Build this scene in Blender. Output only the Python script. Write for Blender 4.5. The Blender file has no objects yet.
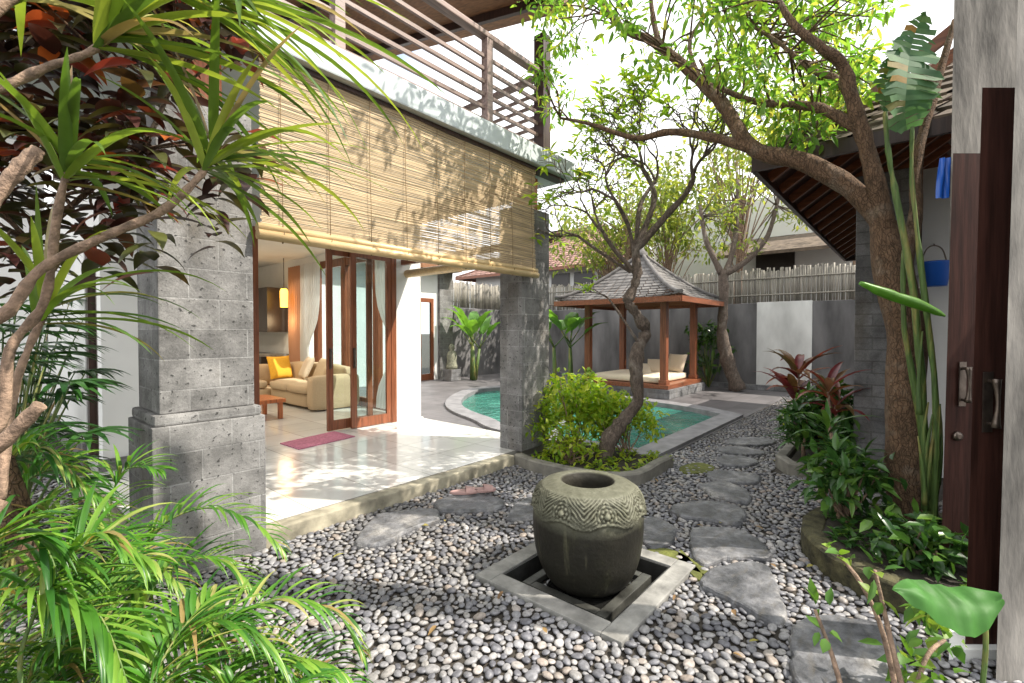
import bpy, bmesh, math, random
import numpy as np
from mathutils import Vector, Matrix, noise
from mathutils.geometry import tessellate_polygon

# ------------------------------------------------------------------ camera, sky, sun, exposure
sc = bpy.context.scene
COL = sc.collection
FOC = 475.0; W_, H_ = 1024.0, 683.0
FW = Vector((0.7603, 0.6496, 0)); RT = Vector((0.6496, -0.7603, 0)); CAMZ = 1.5
PITCH = math.atan(9.5 / FOC)
F3 = Vector((FW.x * math.cos(PITCH), FW.y * math.cos(PITCH), -math.sin(PITCH)))
U3 = Vector((FW.x * math.sin(PITCH), FW.y * math.sin(PITCH), math.cos(PITCH)))
cam_d = bpy.data.cameras.new('camera'); cam = bpy.data.objects.new('camera', cam_d); COL.objects.link(cam)
cam_d.sensor_width = 36; cam_d.lens = 36 * FOC / W_; cam_d.clip_start = 0.02; cam_d.clip_end = 2000
cam.location = (0, 0, CAMZ)
cam.rotation_euler = Matrix((RT, U3, -F3)).transposed().to_euler()
sc.camera = cam

SUN_AZ = Vector((0.50, -0.866)); SUN_EL = math.radians(50)
world = bpy.data.worlds.new('World'); sc.world = world; world.use_nodes = True
wn = world.node_tree.nodes; wl = world.node_tree.links; wn.clear()
sky = wn.new('ShaderNodeTexSky'); sky.sky_type = 'NISHITA'; sky.sun_disc = False
sky.sun_elevation = SUN_EL; sky.sun_rotation = math.atan2(SUN_AZ.x, SUN_AZ.y)
sky.air_density = 1.0; sky.dust_density = 6.0; sky.ozone_density = 0.6
bg = wn.new('ShaderNodeBackground'); bg.inputs['Strength'].default_value = 0.15
wo = wn.new('ShaderNodeOutputWorld'); wl.new(bg.outputs[0], wo.inputs[0])
# bright broken cloud over the blue
wtc = wn.new('ShaderNodeTexCoord'); wno = wn.new('ShaderNodeTexNoise'); wno.inputs['Scale'].default_value = 2.6; wno.inputs['Detail'].default_value = 7; wno.inputs['Roughness'].default_value = 0.55
wl.new(wtc.outputs['Generated'], wno.inputs['Vector'])
wrp = wn.new('ShaderNodeValToRGB'); wrp.color_ramp.elements[0].position = 0.26; wrp.color_ramp.elements[1].position = 0.42; wl.new(wno.outputs['Fac'], wrp.inputs[0])
wmx = wn.new('ShaderNodeMix'); wmx.data_type = 'RGBA'; wl.new(wrp.outputs[0], wmx.inputs[0]); wl.new(sky.outputs[0], wmx.inputs[6]); wmx.inputs[7].default_value = (4.6, 4.65, 4.7, 1); wl.new(wmx.outputs[2], bg.inputs[0])
sun_d = bpy.data.lights.new('sun', 'SUN'); sun_d.energy = 2.6; sun_d.angle = math.radians(0.5); sun_d.color = (1, 0.93, 0.82)
sun = bpy.data.objects.new('sun', sun_d); COL.objects.link(sun)
sdir = Vector((SUN_AZ.x * math.cos(SUN_EL), SUN_AZ.y * math.cos(SUN_EL), math.sin(SUN_EL)))
sun.rotation_euler = sdir.to_track_quat('Z', 'Y').to_euler(); sun.location = (5, -5, 12)
sc.view_settings.view_transform = 'Standard'; sc.view_settings.look = 'None'
sc.view_settings.exposure = 1.58; sc.view_settings.gamma = 1
sc.cycles.max_bounces = 9; sc.cycles.diffuse_bounces = 4; sc.cycles.transparent_max_bounces = 12
sc.cycles.sample_clamp_indirect = 6

rnd = random.Random(7)
R = math.radians
def U(a, b): return rnd.uniform(a, b)

# ------------------------------------------------------------------ pixel helpers (measurements from the photograph)
def ray(px, py): return F3 + RT * ((px - 512) / FOC) + U3 * ((341.5 - py) / FOC)
def P(px, py, t):
    d = ray(px, py); k = t / (d.x * FW.x + d.y * FW.y)
    return Vector((0, 0, CAMZ)) + d * k
def G(px, py, z=0.0):
    d = ray(px, py); k = (z - CAMZ) / d.z
    return Vector((0, 0, CAMZ)) + d * k
def proj(p):
    q = Vector(p) - Vector((0, 0, CAMZ)); t = q.dot(F3)
    if t < 0.05: return None
    return 512 + FOC * q.dot(RT) / t, 341.5 - FOC * q.dot(U3) / t, t

# ------------------------------------------------------------------ mesh builder
OFF = {}
class MB:
    def __init__(s): s.v = []; s.f = []; s.sm = []
    def face(s, idx, sm=False): s.f.append(tuple(idx)); s.sm.append(sm)
    def add(s, vs, fs, sm=False):
        b = len(s.v); s.v.extend(Vector(v) for v in vs)
        for f in fs: s.face([b + i for i in f], sm)
    def box(s, x0, x1, y0, y1, z0, z1, bev=0.0):
        if bev > 0:
            s.hull_box(x0, x1, y0, y1, z0, z1, bev); return s
        vs = [(x, y, z) for z in (z0, z1) for y in (y0, y1) for x in (x0, x1)]
        s.add(vs, [(0,2,3,1),(4,5,7,6),(0,1,5,4),(2,6,7,3),(0,4,6,2),(1,3,7,5)]); return s
    def hull_box(s, x0, x1, y0, y1, z0, z1, b):
        bm = bmesh.new(); bmesh.ops.create_cube(bm, size=1)
        for v in bm.verts:
            v.co = Vector(((x0+x1)/2 + v.co.x*(x1-x0), (y0+y1)/2 + v.co.y*(y1-y0), (z0+z1)/2 + v.co.z*(z1-z0)))
        bmesh.ops.bevel(bm, geom=bm.edges[:], offset=b, segments=2, profile=0.6, affect='EDGES')
        bm.verts.index_update()
        s.add([v.co.copy() for v in bm.verts], [[v.index for v in f.verts] for f in bm.faces]); bm.free()
    def beam(s, a, b, w, h, up=(0, 0, 1)):
        a = Vector(a); b = Vector(b); d = (b - a).normalized(); sd = d.cross(Vector(up)).normalized(); u = sd.cross(d)
        vs = [p + sd * (i * w / 2) + u * (j * h / 2) for p in (a, b) for j in (-1, 1) for i in (-1, 1)]
        s.add(vs, [(0,1,3,2),(4,6,7,5),(0,4,5,1),(2,3,7,6),(0,2,6,4),(1,5,7,3)]); return s
    def tube(s, pts, rad, n=8, wob=0.0, cap=True):
        pts = [Vector(p) for p in pts]; b = len(s.v); up = Vector((0.3, 0.2, 1)); k = len(pts)
        u = None
        for i, p in enumerate(pts):
            d = (pts[min(i+1, k-1)] - pts[max(i-1, 0)])
            if d.length < 1e-7: d = Vector((0,0,1))
            d.normalize()
            if u is None:
                u = d.cross(Vector((1, 0.13, 0.2))).normalized()
            else:
                u = (u - d * u.dot(d)).normalized()
            w = d.cross(u); r = rad[i] if hasattr(rad, '__len__') else rad
            for j in range(n):
                a = 2*math.pi*j/n; q = p + (u*math.cos(a) + w*math.sin(a)) * r
                if wob: q += (u*math.cos(a) + w*math.sin(a)) * (noise.noise(q*(3.0/max(r*12, .25))) * wob * r)
                s.v.append(q)
        for i in range(k-1):
            for j in range(n):
                s.face((b+i*n+j, b+i*n+(j+1)%n, b+(i+1)*n+(j+1)%n, b+(i+1)*n+j), True)
        if cap:
            s.face([b+j for j in range(n)][::-1]); s.face([b+(k-1)*n+j for j in range(n)])
        return s
    def lathe(s, prof, n, c, disp=None):
        b = len(s.v); k = len(prof)
        for i, (r, z) in enumerate(prof):
            for j in range(n):
                a = 2*math.pi*j/n; rr = r + (disp(a, r, z, i) if disp else 0)
                s.v.append(Vector((c[0] + rr*math.cos(a), c[1] + rr*math.sin(a), c[2] + z)))
        for i in range(k-1):
            for j in range(n):
                s.face((b+i*n+j, b+i*n+(j+1)%n, b+(i+1)*n+(j+1)%n, b+(i+1)*n+j), True)
        return s
    def prism(s, poly, z0, z1, bev=0.0):
        poly = [Vector((p[0], p[1], 0)) for p in poly]
        area = sum(poly[i].x*poly[(i+1)%len(poly)].y - poly[(i+1)%len(poly)].x*poly[i].y for i in range(len(poly)))
        if area < 0: poly.reverse()
        n = len(poly); c = sum(poly, Vector()) / n
        rings = [(0.0, z0), (0.0, z1 - bev)]
        if bev: rings += [(bev*0.35, z1 - bev*0.3), (bev, z1)]
        b = len(s.v)
        for off, z in rings:
            for p in poly:
                d = (c - p); q = p + d.normalized()*off; s.v.append(Vector((q.x, q.y, z)))
        for i in range(len(rings)-1):
            for j in range(n): s.face((b+i*n+j, b+i*n+(j+1)%n, b+(i+1)*n+(j+1)%n, b+(i+1)*n+j))
        tri = tessellate_polygon([poly])
        for t in tri:
            s.face([b+(len(rings)-1)*n+i for i in t][::1]); s.face([b+i for i in t][::-1])
        return s
    def blade(s, base, d, L, w, droop=0.5, nseg=5, fold=0.25, shape='strap', twist=0.0, side=None):
        """a folded leaf: ribbon with a mid vein, bending towards the ground"""
        p = Vector(base); d = Vector(d).normalized(); b = len(s.v); st = L / nseg
        for i in range(nseg + 1):
            u = i / nseg
            if shape == 'strap': ww = w * (min(1, 0.45 + u*4) * (1 - u**3) + 0.02)
            elif shape == 'lance': ww = w * (math.sin(math.pi * min(1, u**0.75*0.97 + 0.03)) + 0.03)
            elif shape == 'ovate': ww = w * (math.sin(math.pi * min(1, u**0.6*0.97 + 0.03)) + 0.02)
            sd = side if side is not None else d.cross(Vector((0, 0, 1)))
            if sd.length < 1e-3: sd = Vector((1, 0, 0))
            sd = (sd - d*sd.dot(d)).normalized()
            if twist: sd = Matrix.Rotation(twist * u, 3, d) @ sd
            nn = sd.cross(d); 
            s.v += [p - sd*ww*0.5 + nn*(ww*fold), p.copy(), p + sd*ww*0.5 + nn*(ww*fold)]
            d = (d + Vector((0, 0, -1)) * (droop * (0.4 + 1.2*u) / nseg)).normalized(); p = p + d*st
        for i in range(nseg):
            q = b + i*3
            s.face((q, q+1, q+4, q+3), True); s.face((q+1, q+2, q+5, q+4), True)
        return p
    def leaf(s, base, d, nrm, L, w):
        """small leaf: two bent faces"""
        d = d.normalized(); sd = d.cross(nrm)
        if sd.length < 1e-4: sd = d.orthogonal()
        sd.normalize(); nn = sd.cross(d); b = len(s.v)
        bd = -nn*L*0.10; h = nn*w*0.2
        s.v += [Vector(base), base + d*L*0.24 + sd*w*0.42 + h, base + d*L*0.58 + sd*w*0.46 + h + bd*0.4, base + d*L + bd*1.6, base + d*L*0.58 - sd*w*0.46 + h + bd*0.4, base + d*L*0.24 - sd*w*0.42 + h, base + d*L*0.26, base + d*L*0.6 + bd*0.4]
        for f in ((0, 1, 6), (1, 2, 7, 6), (2, 3, 7), (7, 3, 4), (6, 7, 4, 5), (0, 6, 5)): s.face([b+i for i in f], True)
    def build(s, name, m, parent=None, label=None):
        me = bpy.data.meshes.new(name)
        if parent is not None: off = OFF[parent.name]
        else:
            xs = [v.x for v in s.v]; ys = [v.y for v in s.v]
            off = Vector(((min(xs)+max(xs))/2, (min(ys)+max(ys))/2, min(v.z for v in s.v)))
        me.from_pydata([v - off for v in s.v], [], s.f)
        me.polygons.foreach_set('use_smooth', s.sm); me.materials.append(m); me.update()
        o = bpy.data.objects.new(name, me); COL.objects.link(o)
        if parent is not None: o.parent = parent
        else: o.location = off
        OFF[o.name] = off
        if label: o['label'] = label
        return o

def thing(name, label, cat, loc=(0, 0, 0), group=None):
    o = bpy.data.objects.new(name, None); COL.objects.link(o); o.location = loc; o.empty_display_size = 0.1
    o['label'] = label; o['category'] = cat
    if group: o['group'] = group
    OFF[o.name] = Vector(loc); return o
def tag(o, label, cat, group=None, kind=None):
    o['label'] = label; o['category'] = cat
    if group: o['group'] = group
    if kind: o['kind'] = kind
    return o
def struct(o): o['kind'] = 'structure'; return o

# ------------------------------------------------------------------ materials
def newmat(name):
    m = bpy.data.materials.new(name); m.use_nodes = True
    nt = m.node_tree; b = nt.nodes['Principled BSDF']; return m, nt, b
def ramp(nt, fac, stops):
    r = nt.nodes.new('ShaderNodeValToRGB'); e = r.color_ramp.elements
    while len(e) < len(stops): e.new(0.5)
    for el, (p, c) in zip(e, stops): el.position = p; el.color = (*c, 1)
    nt.links.new(fac, r.inputs[0]); return r.outputs[0]
def objco(nt, scale=(1, 1, 1), world_space=False):
    tc = nt.nodes.new('ShaderNodeTexCoord'); mp = nt.nodes.new('ShaderNodeMapping'); mp.inputs['Scale'].default_value = scale
    if world_space:
        g = nt.nodes.new('ShaderNodeNewGeometry'); nt.links.new(g.outputs['Position'], mp.inputs[0])
    else: nt.links.new(tc.outputs['Object'], mp.inputs[0])
    return mp.outputs[0]
def noise_tex(nt, vec, scale, detail=5, rough=0.55):
    n = nt.nodes.new('ShaderNodeTexNoise'); n.inputs['Scale'].default_value = scale; n.inputs['Detail'].default_value = detail; n.inputs['Roughness'].default_value = rough
    nt.links.new(vec, n.inputs['Vector']); return n.outputs['Fac']
def bump(nt, b, h, strength=0.3, dist=0.02):
    n = nt.nodes.new('ShaderNodeBump'); n.inputs['Strength'].default_value = strength; n.inputs['Distance'].default_value = dist
    nt.links.new(h, n.inputs['Height']); nt.links.new(n.outputs[0], b.inputs['Normal'])
def mixc(nt, fac, a, b, mode='MIX'):
    n = nt.nodes.new('ShaderNodeMix'); n.data_type = 'RGBA'; n.blend_type = mode
    if isinstance(fac, float): n.inputs[0].default_value = fac
    else: nt.links.new(fac, n.inputs[0])
    for s, k in ((a, 6), (b, 7)):
        if isinstance(s, tuple): n.inputs[k].default_value = (*s, 1)
        else: nt.links.new(s, n.inputs[k])
    return n.outputs[2]
def plain(name, c, rough=0.5, var=0.25, scale=6, bmp=0.15, stretch=(1, 1, 1), metal=0.0, spec=0.5, island=0.0):
    m, nt, b = newmat(name); v = objco(nt, stretch)
    f = noise_tex(nt, v, scale, 6)
    lo = tuple(x*(1-var) for x in c); hi = tuple(min(1, x*(1+var)) for x in c)
    col = ramp(nt, f, [(0.3, lo), (0.7, hi)])
    if island:
        g = nt.nodes.new('ShaderNodeNewGeometry')
        k = ramp(nt, g.outputs['Random Per Island'], [(0, (1-island,)*3), (1, (1,)*3)]); col = mixc(nt, 1.0, col, k, 'MULTIPLY')
    nt.links.new(col, b.inputs['Base Color']); b.inputs['Roughness'].default_value = rough; b.inputs['Metallic'].default_value = metal
    b.inputs['Specular IOR Level'].default_value = spec
    if bmp: bump(nt, b, noise_tex(nt, v, scale*4, 6), bmp, 0.01)
    return m
def wood(name, c, axis, rough=0.35, var=0.4, island=0.0):
    st = [9, 9, 9]; st[axis] = 0.6
    return plain(name, c, rough, var, 4, 0.12, tuple(st), island=island)
def leafmat(name, stops, transl=0.35, rough=0.4, tcol=(1.25, 1.2, 0.6), spec=0.5):
    m, nt, b = newmat(name); g = nt.nodes.new('ShaderNodeNewGeometry')
    col = ramp(nt, g.outputs['Random Per Island'], stops)
    nv = noise_tex(nt, objco(nt), 9, 3)
    col = mixc(nt, 1.0, col, ramp(nt, nv, [(0.3, (0.75,)*3), (0.7, (1.2,)*3)]), 'MULTIPLY')
    nt.links.new(col, b.inputs['Base Color']); b.inputs['Roughness'].default_value = rough; b.inputs['Specular IOR Level'].default_value = spec
    t = nt.nodes.new('ShaderNodeBsdfTranslucent'); tc = mixc(nt, 1.0, col, tcol, 'MULTIPLY'); nt.links.new(tc, t.inputs[0])
    mx = nt.nodes.new('ShaderNodeMixShader'); mx.inputs[0].default_value = transl
    nt.links.new(b.outputs[0], mx.inputs[1]); nt.links.new(t.outputs[0], mx.inputs[2])
    nt.links.new(mx.outputs[0], nt.nodes['Material Output'].inputs[0]); return m
def blockstone(name, c, mortar, bw=0.30, bh=0.17, pits=0.5, msize=0.006):
    m, nt, b = newmat(name); v = objco(nt, world_space=True)
    sx = nt.nodes.new('ShaderNodeSeparateXYZ'); nt.links.new(v, sx.inputs[0])
    ad = nt.nodes.new('ShaderNodeMath'); nt.links.new(sx.outputs[0], ad.inputs[0]); nt.links.new(sx.outputs[1], ad.inputs[1])
    cb = nt.nodes.new('ShaderNodeCombineXYZ'); nt.links.new(ad.outputs[0], cb.inputs[0]); nt.links.new(sx.outputs[2], cb.inputs[1])
    br = nt.nodes.new('ShaderNodeTexBrick'); nt.links.new(cb.outputs[0], br.inputs['Vector'])
    br.inputs['Scale'].default_value = 1; br.inputs['Brick Width'].default_value = bw; br.inputs['Row Height'].default_value = bh
    br.inputs['Mortar Size'].default_value = msize; br.inputs['Mortar Smooth'].default_value = 0.3; br.inputs['Bias'].default_value = 0
    br.inputs['Color1'].default_value = (*[x*0.8 for x in c], 1); br.inputs['Color2'].default_value = (*[x*1.25 for x in c], 1); br.inputs['Mortar'].default_value = (*mortar, 1)
    n1 = noise_tex(nt, v, 5, 8, 0.65); col = mixc(nt, 1.0, br.outputs[0], ramp(nt, n1, [(0.36, (0.62,)*3), (0.64, (1.35,)*3)]), 'MULTIPLY')
    n6 = noise_tex(nt, objco(nt, (1, 1, 0.4), True), 2.5, 6); col = mixc(nt, ramp(nt, n6, [(0.52, (0, 0, 0)), (0.66, (0.5,)*3)]), col, (0.13, 0.11, 0.085))
    n2 = noise_tex(nt, v, 38, 3, 0.5); pit = ramp(nt, n2, [(0.62, (0, 0, 0)), (0.68, (1, 1, 1))])
    n3 = noise_tex(nt, v, 150, 2); col = mixc(nt, 1.0, col, ramp(nt, n3, [(0.3, (0.8,)*3), (0.7, (1.2,)*3)]), 'MULTIPLY')
    pf = nt.nodes.new('ShaderNodeMath'); pf.operation = 'MULTIPLY'; nt.links.new(pit, pf.inputs[0]); pf.inputs[1].default_value = pits
    col = mixc(nt, pf.outputs[0], col, tuple(x*0.18 for x in c))
    nt.links.new(col, b.inputs['Base Color']); b.inputs['Roughness'].default_value = 0.85
    hh = nt.nodes.new('ShaderNodeMath'); hh.operation = 'SUBTRACT'; nt.links.new(n2, hh.inputs[0]); nt.links.new(br.outputs['Fac'], hh.inputs[1])
    bump(nt, b, hh.outputs[0], 0.5, 0.01); return m
def tiles(name, c, grout, sx_, sy_, rough=0.15, msize=0.003, var=0.08, nscale=2.0):
    m, nt, b = newmat(name); v = objco(nt, world_space=True)
    br = nt.nodes.new('ShaderNodeTexBrick'); nt.links.new(v, br.inputs['Vector']); br.offset = 0.0
    br.inputs['Scale'].default_value = 1; br.inputs['Brick Width'].default_value = sx_; br.inputs['Row Height'].default_value = sy_
    br.inputs['Mortar Size'].default_value = msize; br.inputs['Bias'].default_value = 0
    br.inputs['Color1'].default_value = (*[x*(1-var) for x in c], 1); br.inputs['Color2'].default_value = (*[min(1, x*(1+var)) for x in c], 1); br.inputs['Mortar'].default_value = (*grout, 1)
    n1 = noise_tex(nt, v, nscale, 6); col = mixc(nt, 1.0, br.outputs[0], ramp(nt, n1, [(0.3, (1-var*1.5,)*3), (0.7, (1.0,)*3)]), 'MULTIPLY')
    nt.links.new(col, b.inputs['Base Color']); b.inputs['Roughness'].default_value = rough
    bump(nt, b, n1, 0.06, 0.01); return m
def glassmat(name, tint=(0.9, 0.95, 0.95)):
    m, nt, b = newmat(name); nt.nodes.remove(b)
    tr = nt.nodes.new('ShaderNodeBsdfTransparent'); tr.inputs[0].default_value = (*tint, 1)
    gl = nt.nodes.new('ShaderNodeBsdfGlossy'); gl.inputs['Roughness'].default_value = 0.02
    lw = nt.nodes.new('ShaderNodeLayerWeight'); pw = nt.nodes.new('ShaderNodeMath'); pw.operation = 'POWER'; nt.links.new(lw.outputs['Facing'], pw.inputs[0]); pw.inputs[1].default_value = 5
    ma = nt.nodes.new('ShaderNodeMath'); ma.operation = 'MULTIPLY_ADD'; nt.links.new(pw.outputs[0], ma.inputs[0]); ma.inputs[1].default_value = 0.8; ma.inputs[2].default_value = 0.035
    mx = nt.nodes.new('ShaderNodeMixShader'); nt.links.new(ma.outputs[0], mx.inputs[0]); nt.links.new(tr.outputs[0], mx.inputs[1]); nt.links.new(gl.outputs[0], mx.inputs[2])
    nt.links.new(mx.outputs[0], nt.nodes['Material Output'].inputs[0]); return m
def emit(name, c, s):
    m, nt, b = newmat(name); b.inputs['Emission Color'].default_value = (*c, 1); b.inputs['Emission Strength'].default_value = s; b.inputs['Base Color'].default_value = (*c, 1); return m

def sheer(name, stops, transl, *a):
    m, nt, b = newmat(name); b.inputs['Base Color'].default_value = (*stops[0][1], 1); b.inputs['Roughness'].default_value = 0.9
    t = nt.nodes.new('ShaderNodeBsdfTranslucent'); t.inputs[0].default_value = (*stops[0][1], 1)
    mx = nt.nodes.new('ShaderNodeMixShader'); mx.inputs[0].default_value = transl
    nt.links.new(b.outputs[0], mx.inputs[1]); nt.links.new(t.outputs[0], mx.inputs[2]); nt.links.new(mx.outputs[0], nt.nodes['Material Output'].inputs[0]); return m
M = {}
M['column'] = blockstone('column_stone', (0.175, 0.171, 0.167), (0.25, 0.247, 0.243), 0.34, 0.19, 0.95, 0.005)
M['darkblock'] = blockstone('dark_block_stone', (0.16, 0.16, 0.165), (0.12, 0.12, 0.12), 0.4, 0.12, 0.3, 0.008)
M['white'] = plain('white_plaster', (0.78, 0.78, 0.76), 0.7, 0.05, 2, 0.08)
M['slab'] = plain('slab_concrete', (0.48, 0.53, 0.54), 0.7, 0.1, 3, 0.1)
M['oldwhite'] = plain('stained_white_paint', (0.62, 0.62, 0.6), 0.8, 0.22, 2.2, 0.2, (1, 1, 0.4))
M['floor'] = tiles('white_floor_tile', (0.74, 0.73, 0.70), (0.38, 0.36, 0.33), 0.6, 0.6, 0.14, 0.005, 0.1)
M['edge'] = plain('mossy_step_stone', (0.33, 0.30, 0.225), 0.85, 0.6, 5, 0.3)
M['wood'] = wood('red_brown_wood_z', (0.22, 0.075, 0.035), 2)
M['woodx'] = wood('red_brown_wood_x', (0.22, 0.075, 0.035), 0)
M['woody'] = wood('red_brown_wood_y', (0.22, 0.075, 0.035), 1)
M['capital'] = wood('orange_wood', (0.5, 0.16, 0.06), 2)
M['darkwood'] = wood('dark_wood', (0.045, 0.022, 0.018), 2, 0.4)
M['gatewood'] = plain('gate_wood', (0.05, 0.02, 0.015), 0.6, 0.5, 4, 0.12, (9, 9, 0.6), spec=0.15)
M['rail'] = wood('rail_wood', (0.24, 0.17, 0.15), 0, 0.4)
M['soffit'] = wood('soffit_wood', (0.24, 0.11, 0.05), 1, 0.6)
M['glass'] = glassmat('clear_glass')
M['metal'] = plain('dull_bronze', (0.16, 0.13, 0.11), 0.4, 0.3, 20, 0.05, metal=0.9)
M['slat'] = plain('bamboo_slat', (0.58, 0.43, 0.25), 0.55, 0.3, 3, 0.2, (1, 12, 12), island=0.42)
M['roll'] = plain('bamboo_roll', (0.70, 0.50, 0.25), 0.4, 0.25, 4, 0.2, (1, 12, 12), island=0.25)
M['cord'] = plain('cord', (0.2, 0.13, 0.06), 0.8)
M['deck'] = tiles('deck_stone', (0.15, 0.14, 0.145), (0.09, 0.085, 0.085), 0.4, 0.4, 0.5, 0.006, 0.2)
M['coping'] = plain('coping_stone', (0.21, 0.205, 0.215), 0.55, 0.3, 5, 0.2)
M['kerb'] = plain('kerb_stone', (0.19, 0.18, 0.155), 0.8, 0.4, 6, 0.35)
M['concrete'] = plain('basin_concrete', (0.23, 0.225, 0.21), 0.8, 0.5, 7, 0.4)
M['blackstone'] = plain('wet_black_stone', (0.03, 0.03, 0.028), 0.35, 0.4, 8, 0.3)
M['wetkerb'] = plain('wet_kerb', (0.05, 0.05, 0.044), 0.35, 0.6, 9, 0.3)
M['slate'] = plain('slate', (0.165, 0.168, 0.182), 0.42, 0.6, 5, 1.0)
M['soil'] = plain('soil', (0.045, 0.038, 0.03), 0.95, 0.4, 12, 0.6)
M['sofa'] = plain('beige_fabric', (0.55, 0.42, 0.27), 0.9, 0.08, 60, 0.2)
M['pillow'] = plain('cream_fabric', (0.68, 0.56, 0.42), 0.9, 0.08, 60, 0.2)
M['yellow'] = plain('yellow_fabric', (0.85, 0.45, 0.04), 0.9, 0.08, 60, 0.2)
M['mattress'] = plain('mattress_fabric', (0.78, 0.68, 0.52), 0.9, 0.06, 60, 0.2)
M['slipper'] = plain('dusty_pink_rubber', (0.40, 0.25, 0.23), 0.7, 0.15, 20, 0.1)
M['pink'] = plain('pink_fabric', (0.48, 0.17, 0.25), 0.95, 0.25, 40, 0.3)
M['curtain'] = sheer('sheer_curtain', [(0, (0.8, 0.8, 0.78)), (1, (0.8, 0.8, 0.78))], 0.5, 0.9, (1, 1, 1), 0.1)
M['tancurtain'] = sheer('tan_curtain', [(0, (0.5, 0.27, 0.16)), (1, (0.5, 0.27, 0.16))], 0.3, 0.9, (1, 1, 1), 0.1)
M['darkgrey'] = plain('dark_wall_plaster', (0.14, 0.135, 0.137), 0.85, 0.6, 1.6, 0.3, (1, 1, 0.3))
M['bamboofence'] = plain('weathered_bamboo', (0.36, 0.33, 0.28), 0.7, 0.3, 4, 0.25, (12, 12, 1), island=0.55)
M['shingle'] = plain('shingle', (0.155, 0.145, 0.14), 0.8, 0.35, 8, 0.4, island=0.4)
M['redtile'] = plain('red_roof_tile', (0.36, 0.21, 0.17), 0.8, 0.3, 5, 0.3, island=0.3)
M['oldtile'] = plain('old_roof_tile', (0.16, 0.12, 0.09), 0.85, 0.5, 6, 0.4, island=0.5)
M['boardmark'] = plain('weathered_concrete', (0.19, 0.177, 0.16), 0.9, 0.85, 2.6, 0.7, (2.2, 2.2, 0.55))
def n_col(nt, vec, scale):
    n = nt.nodes.new('ShaderNodeTexNoise'); n.inputs['Scale'].default_value = scale; nt.links.new(vec, n.inputs['Vector']); return n.outputs['Color']
def barkmat(name, c, pale):
    m, nt, b = newmat(name); v = objco(nt, (1, 1, 0.45)); n1 = noise_tex(nt, v, 26, 8, 0.7); n2 = noise_tex(nt, objco(nt), 5, 5)
    vo = nt.nodes.new('ShaderNodeTexVoronoi'); vo.feature = 'DISTANCE_TO_EDGE'; vo.inputs['Scale'].default_value = 48
    wv = mixc(nt, 0.06, v, n_col(nt, objco(nt), 14)); nt.links.new(wv, vo.inputs['Vector'])
    cr_ = ramp(nt, vo.outputs['Distance'], [(0.0, (0.62,)*3), (0.10, (1,)*3)])
    col = ramp(nt, n1, [(0.3, tuple(x*0.4 for x in c)), (0.6, c), (0.75, pale)]); col = mixc(nt, 1.0, col, cr_, 'MULTIPLY')
    col = mixc(nt, ramp(nt, n2, [(0.55, (0, 0, 0)), (0.7, (0.6,)*3)]), col, pale); nt.links.new(col, b.inputs['Base Color']); b.inputs['Roughness'].default_value = 0.95
    ad = nt.nodes.new('ShaderNodeMath'); nt.links.new(n1, ad.inputs[0]); nt.links.new(cr_, ad.inputs[1]); bump(nt, b, ad.outputs[0], 1.0, 0.02); return m
M['bark'] = barkmat('tree_bark', (0.20, 0.12, 0.07), (0.26, 0.21, 0.16))
M['greybark'] = barkmat('grey_bark', (0.19, 0.145, 0.115), (0.32, 0.28, 0.24))
M['palebark'] = plain('pale_branch', (0.25, 0.17, 0.12), 0.85, 0.55, 30, 0.8)
M['moss'] = plain('moss', (0.10, 0.11, 0.022), 0.95, 0.5, 14, 0.9)
M['mosskerb'] = plain('mossy_kerb', (0.06, 0.055, 0.026), 0.95, 0.8, 11, 1.0)
M['kitchen'] = plain('kitchen_dark', (0.035, 0.028, 0.025), 0.3, 0.2, 3, 0)
M['blue'] = plain('blue_plastic', (0.02, 0.13, 0.6), 0.35, 0.05, 3, 0)
def stemmat():
    m, nt, b = newmat('green_stem'); v = objco(nt, (5, 5, 0.7)); n = noise_tex(nt, v, 3, 6, 0.6); n2 = noise_tex(nt, objco(nt, (40, 40, 1.5)), 2, 4)
    col = ramp(nt, n, [(0.3, (0.05, 0.10, 0.025)), (0.5, (0.10, 0.17, 0.04)), (0.62, (0.26, 0.24, 0.07)), (0.72, (0.32, 0.17, 0.06))])
    col = mixc(nt, 1.0, col, ramp(nt, n2, [(0.3, (0.6,)*3), (0.7, (1.25,)*3)]), 'MULTIPLY'); nt.links.new(col, b.inputs['Base Color']); b.inputs['Roughness'].default_value = 0.6
    bump(nt, b, n2, 0.5, 0.01); return m
M['greenstem'] = stemmat()
M['lampglow'] = emit('lamp_glow', (1.0, 0.5, 0.06), 2.0)
M['downlight'] = emit('downlight_glow', (1, 0.9, 0.75), 4.0)
M['statue'] = plain('mossy_statue', (0.22, 0.22, 0.16), 0.9, 0.4, 14, 0.5)
M['farwhite'] = plain('far_white_wall', (0.72, 0.72, 0.72), 0.8, 0.08, 1, 0)
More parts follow.
